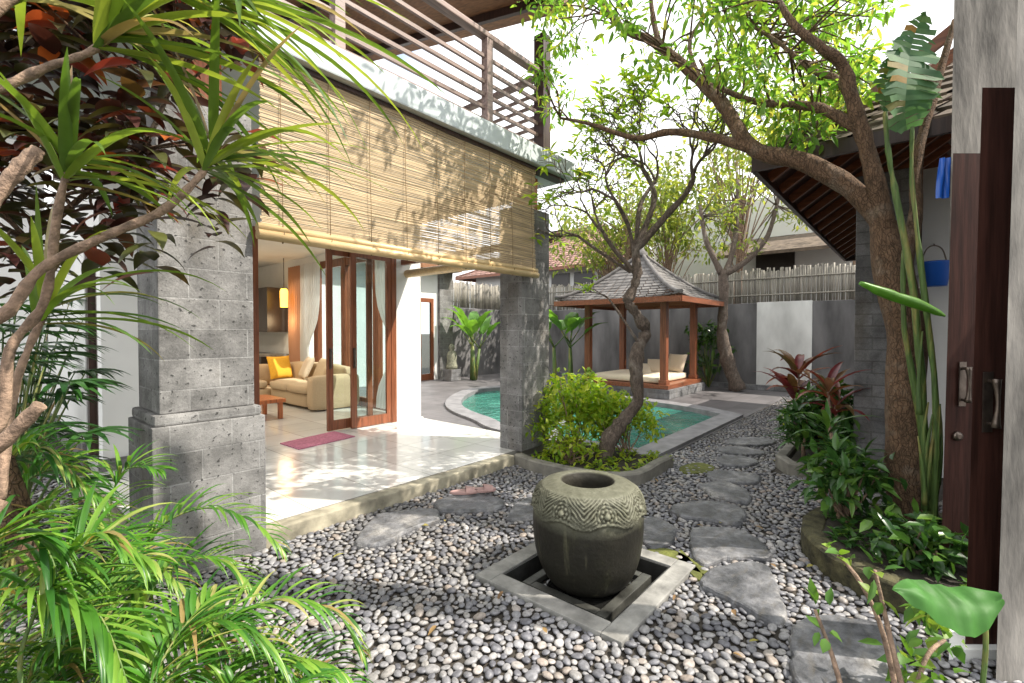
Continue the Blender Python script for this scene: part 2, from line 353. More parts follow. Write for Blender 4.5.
# leaves
M['canopy'] = leafmat('canopy_leaf', [(0, (0.10, 0.23, 0.035)), (0.55, (0.20, 0.36, 0.055)), (0.9, (0.38, 0.47, 0.08)), (1, (0.5, 0.42, 0.1))], 0.65, 0.5, (1.2, 1.25, 0.7))
M['farleaf'] = leafmat('far_leaf', [(0, (0.13, 0.2, 0.05)), (0.6, (0.26, 0.34, 0.07)), (1, (0.44, 0.44, 0.12))], 0.55)
M['frangi'] = leafmat('frangipani_leaf', [(0, (0.14, 0.28, 0.03)), (0.6, (0.30, 0.46, 0.05)), (1, (0.46, 0.52, 0.09))], 0.6)
M['bush'] = leafmat('bush_leaf', [(0, (0.15, 0.30, 0.02)), (0.5, (0.33, 0.48, 0.04)), (1, (0.5, 0.54, 0.07))], 0.55)
M['areca'] = leafmat('areca_leaf', [(0, (0.03, 0.12, 0.02)), (0.5, (0.09, 0.25, 0.025)), (0.86, (0.21, 0.36, 0.05)), (0.94, (0.36, 0.38, 0.12)), (1, (0.34, 0.22, 0.09))], 0.4, 0.35)
M['strap'] = leafmat('strap_leaf', [(0, (0.07, 0.14, 0.03)), (0.5, (0.17, 0.28, 0.04)), (0.86, (0.34, 0.42, 0.07)), (0.93, (0.3, 0.2, 0.1)), (1, (0.4, 0.36, 0.25))], 0.4, 0.35)
M['rhapis'] = leafmat('fan_palm_leaf', [(0, (0.015, 0.06, 0.015)), (1, (0.05, 0.14, 0.03))], 0.25, 0.3)
M['croton'] = leafmat('croton_leaf', [(0, (0.03, 0.014, 0.012)), (0.35, (0.065, 0.022, 0.018)), (0.5, (0.045, 0.05, 0.018)), (0.78, (0.10, 0.115, 0.03)), (0.88, (0.13, 0.05, 0.025)), (0.95, (0.34, 0.06, 0.045)), (1, (0.55, 0.17, 0.03))], 0.25, 0.35, (1.3, 0.9, 0.6))
M['cordy'] = leafmat('cordyline_leaf', [(0, (0.10, 0.018, 0.025)), (0.45, (0.22, 0.04, 0.045)), (0.7, (0.32, 0.12, 0.06)), (0.85, (0.14, 0.12, 0.04)), (1, (0.38, 0.17, 0.14))], 0.35, 0.3, (1.3, 0.9, 0.7))
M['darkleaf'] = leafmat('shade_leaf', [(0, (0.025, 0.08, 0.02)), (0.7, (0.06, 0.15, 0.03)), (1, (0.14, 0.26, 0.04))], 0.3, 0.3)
M['shoot'] = leafmat('shoot_leaf', [(0, (0.05, 0.14, 0.02)), (0.7, (0.12, 0.25, 0.03)), (1, (0.24, 0.34, 0.05))], 0.4, 0.5)
M['taro'] = leafmat('taro_leaf', [(0, (0.045, 0.15, 0.03)), (1, (0.07, 0.2, 0.04))], 0.3, 0.55, spec=0.25)
M['lightleaf'] = leafmat('banana_leaf', [(0, (0.08, 0.22, 0.03)), (1, (0.16, 0.34, 0.05))], 0.4, 0.35)
M['oldbanana'] = leafmat('torn_banana_leaf', [(0, (0.06, 0.15, 0.07)), (0.86, (0.13, 0.24, 0.11)), (0.93, (0.22, 0.2, 0.07)), (1, (0.38, 0.2, 0.05))], 0.35, 0.6, spec=0.25)

def slatemat():
    m, nt, b = newmat('rough_slate'); v = objco(nt, world_space=True)
    n1 = noise_tex(nt, v, 3.2, 8, 0.65); n2 = noise_tex(nt, v, 14, 8, 0.7); n3 = noise_tex(nt, objco(nt, (2, 9, 2), True), 3, 6, 0.6)
    col = ramp(nt, n1, [(0.36, (0.055, 0.057, 0.064)), (0.48, (0.12, 0.122, 0.132)), (0.56, (0.17, 0.17, 0.178)), (0.66, (0.29, 0.28, 0.27))])
    col = mixc(nt, 1.0, col, ramp(nt, n2, [(0.38, (0.6,)*3), (0.62, (1.3,)*3)]), 'MULTIPLY')
    col = mixc(nt, ramp(nt, n3, [(0.53, (0, 0, 0)), (0.75, (0.55,)*3)]), col, (0.10, 0.085, 0.06))
    nt.links.new(col, b.inputs['Base Color']); nt.links.new(ramp(nt, n1, [(0.3, (0.3,)*3), (0.6, (0.65,)*3)]), b.inputs['Roughness'])
    st = nt.nodes.new('ShaderNodeMath'); st.operation = 'SNAP'; nt.links.new(n1, st.inputs[0]); st.inputs[1].default_value = 0.06
    ad = nt.nodes.new('ShaderNodeMath'); ad.operation = 'MULTIPLY_ADD'; nt.links.new(n2, ad.inputs[0]); ad.inputs[1].default_value = 0.35; nt.links.new(st.outputs[0], ad.inputs[2])
    bump(nt, b, ad.outputs[0], 0.9, 0.03); return m
M['slate'] = slatemat()
# pebble material: every stone has its own tone
def pebblemat():
    m, nt, b = newmat('river_pebble'); g = nt.nodes.new('ShaderNodeNewGeometry')
    col = ramp(nt, g.outputs['Random Per Island'], [(0, (0.09, 0.09, 0.105)), (0.25, (0.165, 0.165, 0.182)), (0.55, (0.235, 0.233, 0.245)), (0.85, (0.285, 0.273, 0.265)), (0.93, (0.27, 0.225, 0.195)), (1, (0.40, 0.39, 0.39))])
    v = objco(nt, world_space=True); n = noise_tex(nt, v, 60, 4)
    col = mixc(nt, 1.0, col, ramp(nt, n, [(0.3, (0.65,)*3), (0.7, (1.25,)*3)]), 'MULTIPLY')
    n4 = noise_tex(nt, v, 1.1, 4); col = mixc(nt, 1.0, col, ramp(nt, n4, [(0.35, (0.72, 0.71, 0.68)), (0.6, (1.1,)*3)]), 'MULTIPLY')
    nt.links.new(col, b.inputs['Base Color']); b.inputs['Roughness'].default_value = 0.5; bump(nt, b, n, 0.25, 0.004)
    return m
M['pebble'] = pebblemat()
def watermat(name, c, deep, rough=0.04, b_s=0.25, scale=5):
    m, nt, b = newmat(name); v = objco(nt, world_space=True)
    n = noise_tex(nt, v, 1.5, 4); nt.links.new(ramp(nt, n, [(0.3, deep), (0.7, c)]), b.inputs['Base Color'])
    b.inputs['Roughness'].default_value = rough; b.inputs['IOR'].default_value = 1.33
    bump(nt, b, noise_tex(nt, v, scale, 3), b_s, 0.05); return m
M['pool'] = watermat('pool_water', (0.05, 0.23, 0.175), (0.012, 0.10, 0.08), 0.04, 0.9, 6)
M['darkwater'] = watermat('dark_water', (0.012, 0.012, 0.011), (0.008, 0.008, 0.008), 0.03, 0.1, 8)

# ------------------------------------------------------------------ the ground
def rects(name, rs, z, m):
    mb = MB()
    for x0, x1, y0, y1 in rs: mb.add([(x0, y0, z), (x1, y0, z), (x1, y1, z), (x0, y1, z)], [(0, 1, 2, 3)])
    return struct(mb.build(name, m))
rects('ground', [(-400, 400, -400, 400)], -0.6, M['soil'])
BX0, BX1, BY0, BY1 = 2.05, 3.05, 1.06, 2.05      # fountain basin
rects('courtyard_ground', [(-4, BX0, -4, 14), (BX0, BX1, -4, BY0), (BX0, BX1, BY1, 14), (BX1, 4.9, -4, 14), (4.9, 13.7, -4, 2.3)], -0.025, M['soil'])

def smooth_closed(pts, n=6):
    out = []; k = len(pts)
    for i in range(k):
        p0, p1, p2, p3 = [Vector((*pts[(i+j-1) % k][:2], 0)) for j in range(4)]
        for q in range(n):
            t = q/n
            out.append(0.5*((2*p1) + (p2-p0)*t + (2*p0-5*p1+4*p2-p3)*t*t + (3*p1-p0-3*p2+p3)*t**3))
    return out
def cr(pts, n=5):
    pts = [Vector(p) for p in pts]; out = []
    for i in range(len(pts)-1):
        p0 = pts[max(i-1, 0)]; p1 = pts[i]; p2 = pts[i+1]; p3 = pts[min(i+2, len(pts)-1)]
        for q in range(n):
            t = q/n; out.append(0.5*((2*p1) + (p2-p0)*t + (2*p0-5*p1+4*p2-p3)*t*t + (3*p1-p0-3*p2+p3)*t**3))
    out.append(pts[-1]); return out
def lerp_list(a, n): 
    x = np.linspace(0, len(a)-1, n); return list(np.interp(x, range(len(a)), a))

# pool: rounded far-left end, straight right edge
POOL = [Vector((5.55, 2.66, 0)), Vector((8.85, 2.66, 0))] + [Vector((*p[:2], 0)) for p in cr([(8.85, 2.66, 0), (9.3, 3.5, 0), (9.55, 4.8, 0), (9.7, 6.8, 0), (9.6, 8.1, 0), (8.8, 8.5, 0), (7.75, 8.0, 0), (6.85, 7.25, 0), (6.3, 6.5, 0), (5.9, 5.5, 0), (5.55, 4.6, 0), (5.55, 2.66, 0)], 5)][1:-1]
def offset_poly(poly, d):
    n = len(poly); out = []
    for i in range(n):
        a = (poly[i]-poly[i-1]).normalized(); b = (poly[(i+1) % n]-poly[i]).normalized()
        na = Vector((a.y, -a.x, 0)); nb = Vector((b.y, -b.x, 0)); m = (na+nb).normalized()
        out.append(poly[i] + m*d/max(0.5, m.dot(na)))
    return out
POOLO = offset_poly(POOL, 0.33)
mb = MB(); loops = [[Vector(p) for p in ((4.9, 2.3, 0), (13.7, 2.3, 0), (13.7, 11.6, 0), (4.9, 11.6, 0))], POOL]
allv = loops[0] + loops[1]; 
mb.add([(p.x, p.y, -0.005) for p in allv], tessellate_polygon(loops)); struct(mb.build('pool_deck', M['deck']))
mb = MB(); n = len(POOL)
vs = [(p.x, p.y, z) for poly, z in ((POOLO, -0.004), (POOLO, 0.04), (POOL, 0.04), (POOL, -0.4)) for p in poly]
mb.add(vs, [(k*n+i, k*n+(i+1) % n, (k+1)*n+(i+1) % n, (k+1)*n+i) for k in range(3) for i in range(n)])
pool = thing('swimming_pool', 'turquoise swimming pool with curved end and grey stone coping behind the planter', 'pool', (7.5, 5, 0))
mb.build('coping', M['coping'], pool)
mb = MB(); mb.add([(p.x, p.y, -0.05) for p in POOL], tessellate_polygon([POOL])); mb.build('water', M['pool'], pool)

# ------------------------------------------------------------------ villa
villa = thing('villa', 'two storey white villa with grey stone columns and a wooden balcony above the veranda', 'house', (2.9, 6.2, 0))
def vp(name, m, boxes, parent=villa, bev=0.0, label=None):
    mb = MB()
    for b in boxes: mb.box(*b, bev=bev)
    return mb.build(name, m, parent, label)
vp('floor', M['floor'], [(0.82, 4.92, 3.60, 6.2, -0.3, 0.1), (0.95, 5.0, 6.2, 13, -0.3, 0.0985)])
vp('step_edge', M['edge'], [(0.82, 4.1, 3.46, 3.598, -0.3, 0.099)], bev=0.012)
vp('step_edge', M['edge'], [(0.72, 0.818, 3.46, 6.2, -0.3, 0.095)], bev=0.012)
vp('wall', M['white'], [(0.94, 2.33, 6.2, 6.4, 0.1, 3.42), (4.45, 4.95, 6.2, 6.4, 0.1, 3.42), (2.33, 4.45, 6.203, 6.397, 2.79, 3.42)])
vp('wall', M['white'], [(0.94, 1.06, 7.1, 13, 0.0, 3.42), (0.943, 1.057, 6.4, 7.1, 2.6, 3.42)])
vp('wall', M['white'], [(4.98, 5.12, 6.4, 10.9, 2.98, 3.42), (4.98, 5.12, 10.9, 13, 0.1, 3.42), (0.94, 5.12, 13, 13.15, 0, 3.42)])
vp('skirting', M['column'], [(0.90, 2.3, 6.17, 6.199, 0.1, 0.22), (0.9, 0.938, 7.1, 13, 0, 0.25)])
vp('ceiling', M['white'], [(1.06, 4.98, 6.4, 13, 3.12, 3.18)])
for x, y in ((2.2, 7.6), (3.5, 7.6), (2.2, 10), (3.5, 10)):
    mb = MB(); mb.lathe([(0.0, 3.112), (0.05, 3.112), (0.06, 3.118)], 16, (x, y, 0)); rl = mb.build('recessed_light', M['downlight'], villa)
    dl = bpy.data.lights.new('downlight', 'SPOT'); dl.energy = 24; dl.spot_size = R(150); dl.color = (1, 0.86, 0.68); dl.shadow_soft_size = 0.06
    dlo = bpy.data.objects.new('downlight', dl); COL.objects.link(dlo); dlo.location = Vector((x, y, 3.09)) - OFF['villa']; dlo.parent = rl
vp('balcony_slab', M['slab'], [(0.3, 5.12, 3.33, 6.9, 3.42, 3.64)], bev=0.015)
vp('slab_trim', M['darkwood'], [(0.9, 5.0, 3.40, 3.52, 3.385, 3.418)])
def column(x0, x1, y0, y1, pedestal, capbox):
    c = vp('stone_column', M['column'], [(x0, x1, y0, y1, 0.1 if not pedestal else 1.0, 2.97)], bev=0.008)
    if pedestal:
        vp('pedestal', M['column'], [(x0-0.05, x1+0.05, y0-0.05, y1+0.05, -0.03, 0.93)], c, 0.008)
        vp('moulding', M['column'], [(x0-0.035, x1+0.035, y0-0.035, y1+0.035, 0.93, 0.998)], c, 0.02)
    xc = (x0+x1)/2; yc = (y0+y1)/2
    vp('capital', M['capital'], [(xc-capbox, xc+capbox, yc-capbox*0.75, yc+capbox*0.75, 2.972, 3.38)], c, 0.01)
column(0.79, 1.33, 3.47, 3.97, True, 0.14)
column(4.27, 4.81, 3.50, 3.84, False, 0.13)
vp('beam', M['woodx'], [(4.62, 4.78, 3.86, 6.18, 3.2, 3.418)])
vp('beam', M['woody'], [(4.55, 4.62, 3.86, 6.18, 2.55, 2.63)])
# sliding doors
vp('door_frame', M['wood'], [(2.33, 2.42, 6.16, 6.25, 0.1, 2.788), (4.36, 4.448, 6.16, 6.25, 0.1, 2.788), (2.42, 4.36, 6.16, 6.25, 2.70, 2.788)])
def sliding(x0, x1, y, label=None):
    w = 0.085
    d = vp('sliding_door', M['wood'], [(x0, x0+w, y, y+0.04, 0.11, 2.69), (x1-w, x1, y, y+0.04, 0.11, 2.69), (x0+w, x1-w, y+0.002, y+0.038, 0.11, 0.25), (x0+w, x1-w, y+0.002, y+0.038, 2.58, 2.69)], label=label)
    vp('glass', M['glass'], [(x0+w, x1-w, y+0.016, y+0.022, 0.25, 2.58)], d)
    mb = MB(); mb.tube([(x0+0.04, y-0.03, 1.0), (x0+0.04, y-0.03, 1.25)], 0.01, 6); mb.box(x0+0.025, x0+0.055, y-0.02, y-0.001, 0.98, 1.27); mb.build('handle', M['metal'], d)
sliding(3.36, 4.08, 6.255)
sliding(3.68, 4.36, 6.17)
# side door on the left flank
sd = vp('side_door', M['darkwood'], [(0.95, 1.05, 6.4, 6.52, 0.1, 2.598), (0.95, 1.05, 6.98, 7.098, 0.1, 2.598), (0.96, 1.04, 6.52, 6.98, 2.45, 2.598)])
vp('glass', M['glass'], [(0.99, 1.0, 6.52, 6.98, 0.1, 2.45)], sd)
# windows of the living room (towards the pool)
for i in range(4):
    y0 = 6.45 + i*1.11; y1 = y0 + 1.1
    w = vp('window', M['wood'], [(4.99, 5.09, y0, y0+0.08, 0.1, 2.975), (4.99, 5.09, y1-0.08, y1, 0.1, 2.975), (5.0, 5.08, y0+0.08, y1-0.08, 2.82, 2.975), (5.0, 5.08, y0+0.08, y1-0.08, 0.1, 0.26)])
    vp('glass', M['glass'], [(5.035, 5.043, y0+0.08, y1-0.08, 0.26, 2.82)], w)
# balcony railing
for x in (0.35, 2.01, 3.74): vp('railing_post', M['rail'], [(x-0.045, x+0.045, 3.50, 3.59, 3.642, 4.62)], bev=0.004)
for k in range(6):
    z = 3.74 + k*0.135
    vp('railing_bar', M['rail'], [(0.2, 4.62, 3.53, 3.56, z, z+0.035)])
    vp('railing_bar', M['rail'], [(4.69, 4.72, 3.62, 6.6, z, z+0.035)])
vp('handrail', M['rail'], [(0.2, 4.62, 3.495, 3.595, 4.622, 4.68)], bev=0.01)
vp('handrail', M['rail'], [(4.66, 4.75, 3.62, 6.6, 4.60, 4.66)], bev=0.01)
vp('corner_post', M['darkwood'], [(4.62, 4.77, 3.45, 3.60, 3.642, 5.1)], bev=0.01)
for b_ in ((0.9, 3.0, 6.7, 6.9, 3.642, 5.7), (4.72, 5.0, 6.7, 6.9, 3.642, 5.7)): vp('upper_wall', M['white'], [b_])
for b_ in ((3.0, 4.72, 6.72, 6.88, 5.6, 5.7), (0.9, 5.9, 9.0, 9.12, 3.6, 6.2)): vp('upper_wall', M['darkwood'], [b_])
for x0 in (3.0, 3.86):
    f = vp('balcony_door', M['darkwood'], [(x0, x0+0.09, 6.74, 6.82, 3.642, 5.598), (x0+0.77, x0+0.86, 6.74, 6.82, 3.642, 5.598), (x0+0.09, x0+0.77, 6.745, 6.815, 5.45, 5.598), (x0+0.09, x0+0.77, 6.745, 6.815, 3.642, 3.85)])
    vp('glass', M['glass'], [(x0+0.09, x0+0.77, 6.775, 6.785, 3.85, 5.45)], f)
vp('upper_wall', M['white'], [(0.9, 1.05, 6.9, 9.0, 3.642, 6.0)])
mb = MB()   # roof soffit over the balcony, rising inwards
za = lambda y: 5.25 + (y-2.7)*0.22
mb.add([(-0.6, 3.2, za(3.2)), (4.86, 3.2, za(3.2)), (4.86, 9.6, za(9.6)), (-0.6, 9.6, za(9.6)), (-0.6, 3.2, za(3.2)+0.12), (4.86, 3.2, za(3.2)+0.12), (4.86, 9.6, za(9.6)+0.12), (-0.6, 9.6, za(9.6)+0.12)],
       [(0,3,2,1),(4,5,6,7),(0,1,5,4),(1,2,6,5),(2,3,7,6),(3,0,4,7)])
roof = mb.build('roof', M['soffit'], villa)
for i in range(5):
    x = -0.3 + i*1.2; mb = MB(); mb.beam((x, 3.25, za(3.25)-0.055), (x, 9.5, za(9.5)-0.055), 0.06, 0.1); mb.build('rafter', M['darkwood'], roof)

# bamboo blinds
bl = thing('bamboo_blind', 'long pale bamboo slat blind hanging half lowered from the veranda beam between the stone columns', 'blind', (2.9, 3.42, 2.15), 'bamboo blinds on the veranda')
mb = MB(); z = 2.20
while z < 3.385:
    h = U(0.007, 0.012); pts = []
    nseg = 14; b = len(mb.v)
    off = U(-0.003, 0.003); ph = U(0, 9)
    for i in range(nseg+1):
        x = 1.36 + U(-0.004, 0.012)*(i in (0, nseg)) + 3.06*i/nseg
        dz = 0.0022*math.sin(ph + i*0.9) ; yb = 3.415 + 0.02*math.sin((z-2.2)*2.4) + 0.006*math.sin(i*1.3 + z*3) + off
        mb.v += [Vector((x, yb-0.003, z+dz)), Vector((x, yb-0.006, z+h/2+dz)), Vector((x, yb-0.003, z+h+dz))]
    for i in range(nseg):
        q = b + 3*i; mb.face((q, q+3, q+4, q+1), True); mb.face((q+1, q+4, q+5, q+2), True)
    z += h + 0.0012
mb.build('slat_sheet', M['slat'], bl)
for dz, r, dy in ((0, 0.036, 0), (0.05, 0.03, 0.01)):
    mb = MB(); mb.tube([(1.335, 3.405+dy, 2.165+dz), (2.9, 3.405+dy, 2.160+dz), (4.44, 3.405+dy, 2.165+dz)], r, 12); mb.build('bottom_roll', M['roll'], bl)
for i in range(9):
    x = 1.5 + i*0.355; mb = MB(); mb.tube([(x, 3.392, 2.12), (x, 3.394, 2.5), (x, 3.415, 2.9), (x, 3.405, 3.38)], 0.0028, 5); mb.tube([(x, 3.365, 2.2), (x, 3.40, 2.12), (x, 3.445, 2.16)], 0.003, 5); mb.build('cord', M['cord'], bl)
b2 = thing('bamboo_blind', 'bamboo blind rolled up tight on the side of the veranda behind the far column', 'blind', (4.66, 5, 2.36), 'bamboo blinds on the veranda')
mb = MB(); mb.tube([(4.66, 3.88, 2.42), (4.66, 6.17, 2.42)], 0.062, 14); mb.build('roll', M['roll'], b2)
for y in (4.2, 5.0, 5.8):
    mb = MB(); mb.tube([(4.66, y, 2.48), (4.66, y, 3.2)], 0.004, 5); mb.build('cord', M['cord'], b2)

# living room furniture
def softbox(mb, x0, x1, y0, y1, z0, z1, r=0.06, puff=0.03):
    bm = bmesh.new(); bmesh.ops.create_cube(bm, size=1)
    bmesh.ops.subdivide_edges(bm, edges=bm.edges[:], cuts=5, use_grid_fill=True)
    c = Vector(((x0+x1)/2, (y0+y1)/2, (z0+z1)/2)); sz = Vector((x1-x0, y1-y0, z1-z0))
    for v in bm.verts:
        p = Vector((v.co.x*sz.x, v.co.y*sz.y, v.co.z*sz.z)); h = sz/2
        q = Vector([max(-h[i]+r, min(h[i]-r, p[i])) for i in range(3)]); d = p-q
        if d.length > 1e-6: p = q + d.normalized()*r
        for i in range(3):
            o = [(1-(2*p[j]/sz[j])**2) for j in range(3) if j != i]
            p[i] += math.copysign(max(0, o[0])*max(0, o[1])*puff, p[i]) * (abs(p[i]) > h[i]*0.8)
        v.co = c + p
    bm.verts.index_update(); mb.add([v.co.copy() for v in bm.verts], [[v.index for v in f.verts] for f in bm.faces], True); bm.free()
so = thing('sofa', 'beige fabric corner sofa in the living room behind the glass doors', 'sofa', (4.4, 8.8, 0.1))
def sp(name, *a, **k):
    mb = MB(); softbox(mb, *a, **k); return mb.build(name, M['sofa'], so)
sp('base', 4.05, 4.90, 8.2, 10.6, 0.14, 0.38, r=0.03, puff=0)
sp('base', 3.0, 4.06, 9.75, 10.6, 0.14, 0.38, r=0.03, puff=0)
sp('arm', 4.0, 4.92, 7.95, 8.2, 0.12, 0.72, r=0.06, puff=0.01)
sp('seat_cushion', 4.0, 4.72, 8.21, 9.0, 0.38, 0.55); sp('seat_cushion', 4.0, 4.72, 9.01, 9.75, 0.38, 0.55)
sp('seat_cushion', 3.0, 4.0, 9.76, 10.45, 0.38, 0.55)
sp('backrest', 4.72, 4.93, 8.2, 10.6, 0.38, 0.85); sp('backrest', 3.0, 4.72, 10.45, 10.65, 0.38, 0.8)
def cushion(loc, size, rot, m, label, group=None, name='cushion'):
    mb = MB(); n = 14; s = size
    for i in range(n+1):
        for j in range(n+1):
            u = -1+2*i/n; v = -1+2*j/n; pin = 1 - 0.06*(1-abs(u*v))*0 - 0.07*((1-u*u)*(abs(v) > .99) + (1-v*v)*(abs(u) > .99))
            h = max(0.0, (1-u**4)*(1-v**4))**0.55*0.28*s
            for sg in (1, -1): mb.v.append(Vector((u*s/2*pin, v*s/2*pin, sg*h/2)))
    for i in range(n):
        for j in range(n):
            q = lambda a, b, k: ((a*(n+1)+b)*2+k)
            mb.face((q(i, j, 0), q(i+1, j, 0), q(i+1, j+1, 0), q(i, j+1, 0)), True); mb.face((q(i, j, 1), q(i, j+1, 1), q(i+1, j+1, 1), q(i+1, j, 1)), True)
    Rm = Matrix.Rotation(rot[2], 3, 'Z') @ Matrix.Rotation(rot[1], 3, 'Y') @ Matrix.Rotation(rot[0], 3, 'X')
    mb.v = [Rm @ v + Vector(loc) for v in mb.v]
    return tag(mb.build(name, m), label, 'cushion', group)
cushion((4.6, 8.75, 0.78), 0.46, (0, R(-65), 0), M['sofa'], 'beige cushion leaning on the sofa back nearest the sofa arm', 'sofa cushions')
cushion((4.55, 9.3, 0.79), 0.46, (0, R(-65), R(-12)), M['pillow'], 'paler beige cushion in the middle of the sofa back', 'sofa cushions')
cushion((4.42, 10.2, 0.76), 0.5, (R(70), 0, R(6)), M['yellow'], 'bright yellow cushion at the back of the sofa', 'sofa cushions')
ct = thing('coffee_table', 'low orange brown wooden table in the living room beside the first column', 'table', (3.22, 8.1, 0.1))
vp('tabletop', M['capital'], [(3.0, 3.45, 7.75, 8.5, 0.37, 0.43)], ct, 0.01)
for x in (3.03, 3.36):
    for y in (7.8, 8.4): vp('leg', M['capital'], [(x, x+0.06, y, y+0.06, 0.1, 0.37)], ct)
def curtain(p0, p1, z0, z1, m, label, group='curtains of the living room', folds=9, tie=None):
    p0 = Vector((*p0, 0)); p1 = Vector((*p1, 0)); mb = MB(); n = folds*8; k = 14; nn = Vector((-(p1-p0).y, (p1-p0).x, 0)).normalized()
    for j in range(k+1):
        z = z0 + (z1-z0)*j/k; sc_ = 1.0
        if tie is not None: sc_ = 1 - 0.62*math.exp(-((z-tie)/0.5)**2)
        for i in range(n+1):
            u = i/n; p = p0 + (p1-p0)*(u*sc_) + nn*(0.03*math.sin(u*folds*2*math.pi + 0.4*math.sin(z*3)))
            mb.v.append(Vector((p.x, p.y, z)))
    for j in range(k):
        for i in range(n): q = j*(n+1)+i; mb.face((q, q+1, q+n+2, q+n+1), True)
    return tag(mb.build('curtain', m), label, 'curtain', group)
curtain((4.9, 10.85), (4.9, 10.0), 0.15, 2.95, M['tancurtain'], 'tan brown curtain at the far end of the living room window')
curtain((4.84, 10.15), (4.84, 9.3), 0.15, 2.95, M['curtain'], 'white sheer curtain tied back next to the tan curtain', tie=1.1)
curtain((4.86, 6.5), (4.86, 7.35), 0.15, 2.95, M['curtain'], 'white sheer curtain gathered behind the glass door next to the white pier', tie=1.2)
pl = thing('pendant_lamp', 'small lit amber pendant lamp hanging in front of the dark kitchen', 'lamp', P(284, 300, 10.4))
c = P(284, 298, 10.4); mb = MB(); mb.lathe([(0.0, -0.2), (0.075, -0.2), (0.08, 0.15), (0.06, 0.2), (0, 0.2)], 16, c); mb.build('lamp_shade', M['lampglow'], pl)
mb = MB(); mb.tube([c + Vector((0, 0, 0.2)), Vector((c.x, c.y, 3.11))], 0.008, 5); mb.build('cord', M['darkwood'], pl)
ld = bpy.data.lights.new('pendant_light', 'POINT'); ld.energy = 4; ld.color = (1, 0.72, 0.4); ld.shadow_soft_size = 0.15
lo = bpy.data.objects.new('pendant_light', ld); COL.objects.link(lo); lo.location = (0, 0, -0.45); lo.parent = pl
kc = thing('kitchen_cabinet', 'dark wood kitchen units deep in the living room behind the sofa', 'cabinet', (4.7, 12, 0.1))
vp('base_unit', M['kitchen'], [(4.36, 4.97, 11.0, 12.95, 0.1, 0.95)], kc); vp('wall_unit', M['kitchen'], [(4.5, 4.97, 11.0, 12.95, 1.5, 2.5)], kc)
vp('worktop', M['concrete'], [(4.33, 4.97, 10.97, 12.96, 0.952, 1.0)], kc)

# doormat and slippers
mat_pts = [G(280, 444, 0.1), G(299, 450, 0.1), G(355, 437, 0.1), G(334, 432, 0.1)]
mb = MB(); mb.prism([(p.x, p.y) for p in mat_pts], 0.102, 0.114, 0.004); tag(mb.build('doormat', M['pink']), 'pink and red fringed doormat on the white veranda tiles', 'mat')

# ------------------------------------------------------------------ stepping stones
def pz(poly, ox, oy, s, z=0.02): return [(G(ox + x/s, oy + y/s, z)) for x, y in poly]
z8 = lambda poly: pz(poly, 680, 380, 2.253)
z7 = lambda poly: pz(poly, 360, 430, 2.7)
STONES = [
 (z8([(240, 600), (265, 545), (330, 530), (470, 560), (500, 690), (430, 730), (280, 710)]), 'large dark wet slate slab in the near right corner under the young shoots'),
 (z8([(45, 450), (100, 412), (190, 412), (228, 480), (242, 528), (200, 540), (110, 490)]), 'pointed dark grey stepping stone just right of the fountain basin'),
 (z8([(25, 345), (60, 330), (150, 340), (197, 378), (192, 400), (120, 397), (60, 414), (30, 395)]), 'broad light grey stepping stone second nearest along the right path'),
 (z8([(-20, 285), (0, 277), (60, 271), (130, 282), (152, 300), (130, 322), (60, 314), (-10, 302)]), 'third stepping stone of the right path, wide and pale on its left end'),
 (z8([(45, 238), (70, 228), (110, 228), (162, 260), (150, 274), (90, 264)]), 'narrow slanting stepping stone fourth from the front of the right path'),
 (z8([(55, 210), (80, 203), (140, 206), (184, 216), (165, 230), (90, 226)]), 'flat stepping stone beside the moss patch, fifth along the right path'),
 (z8([(80, 176), (110, 168), (150, 172), (178, 184), (150, 192), (100, 190)]), 'small stepping stone sixth along the right path near the pool coping'),
 (z8([(85, 152), (130, 148), (190, 160), (176, 166), (110, 164)]), 'thin looking stepping stone seventh along the path level with the red leaved planter'),
 (z8([(105, 134), (160, 128), (215, 136), (190, 146), (120, 144)]), 'farthest stepping stone at the end of the right path'),
 (z7([(-10, 290), (40, 232), (120, 215), (200, 212), (218, 240), (150, 262), (70, 302), (0, 308)]), 'long dark stepping stone with a pale patch beside the veranda step'),
 (z7([(200, 195), (240, 178), (330, 172), (388, 190), (360, 212), (230, 216)]), 'oval bluish stepping stone carrying the pink slippers'),
 (z7([(400, 222), (430, 190), (490, 176), (540, 200), (530, 235), (410, 238)]), 'light grey stepping stone half hidden behind the left of the carved jar'),
 (z7([(740, 262), (775, 236), (812, 238), (856, 265), (840, 302), (780, 312)]), 'grey stepping stone touching the right side of the carved jar'),
]
SPOLY = []
for poly, lab in STONES:
    fine = smooth_closed([(p.x, p.y) for p in poly], 9)
    c = sum(fine, Vector())/len(fine)
    fine = [p + (p-c).normalized()*(0.03*noise.noise(p*6) + 0.016*noise.noise(p*22)) for p in fine]
    SPOLY.append(fine)
    mb = MB(); mb.prism([(p.x, p.y) for p in fine], -0.03, 0.022 + U(0, 0.006), 0.02)
    tag(mb.build('stepping_stone', M['slate']), lab, 'stepping stone', 'stepping stones laid in the pebbles')
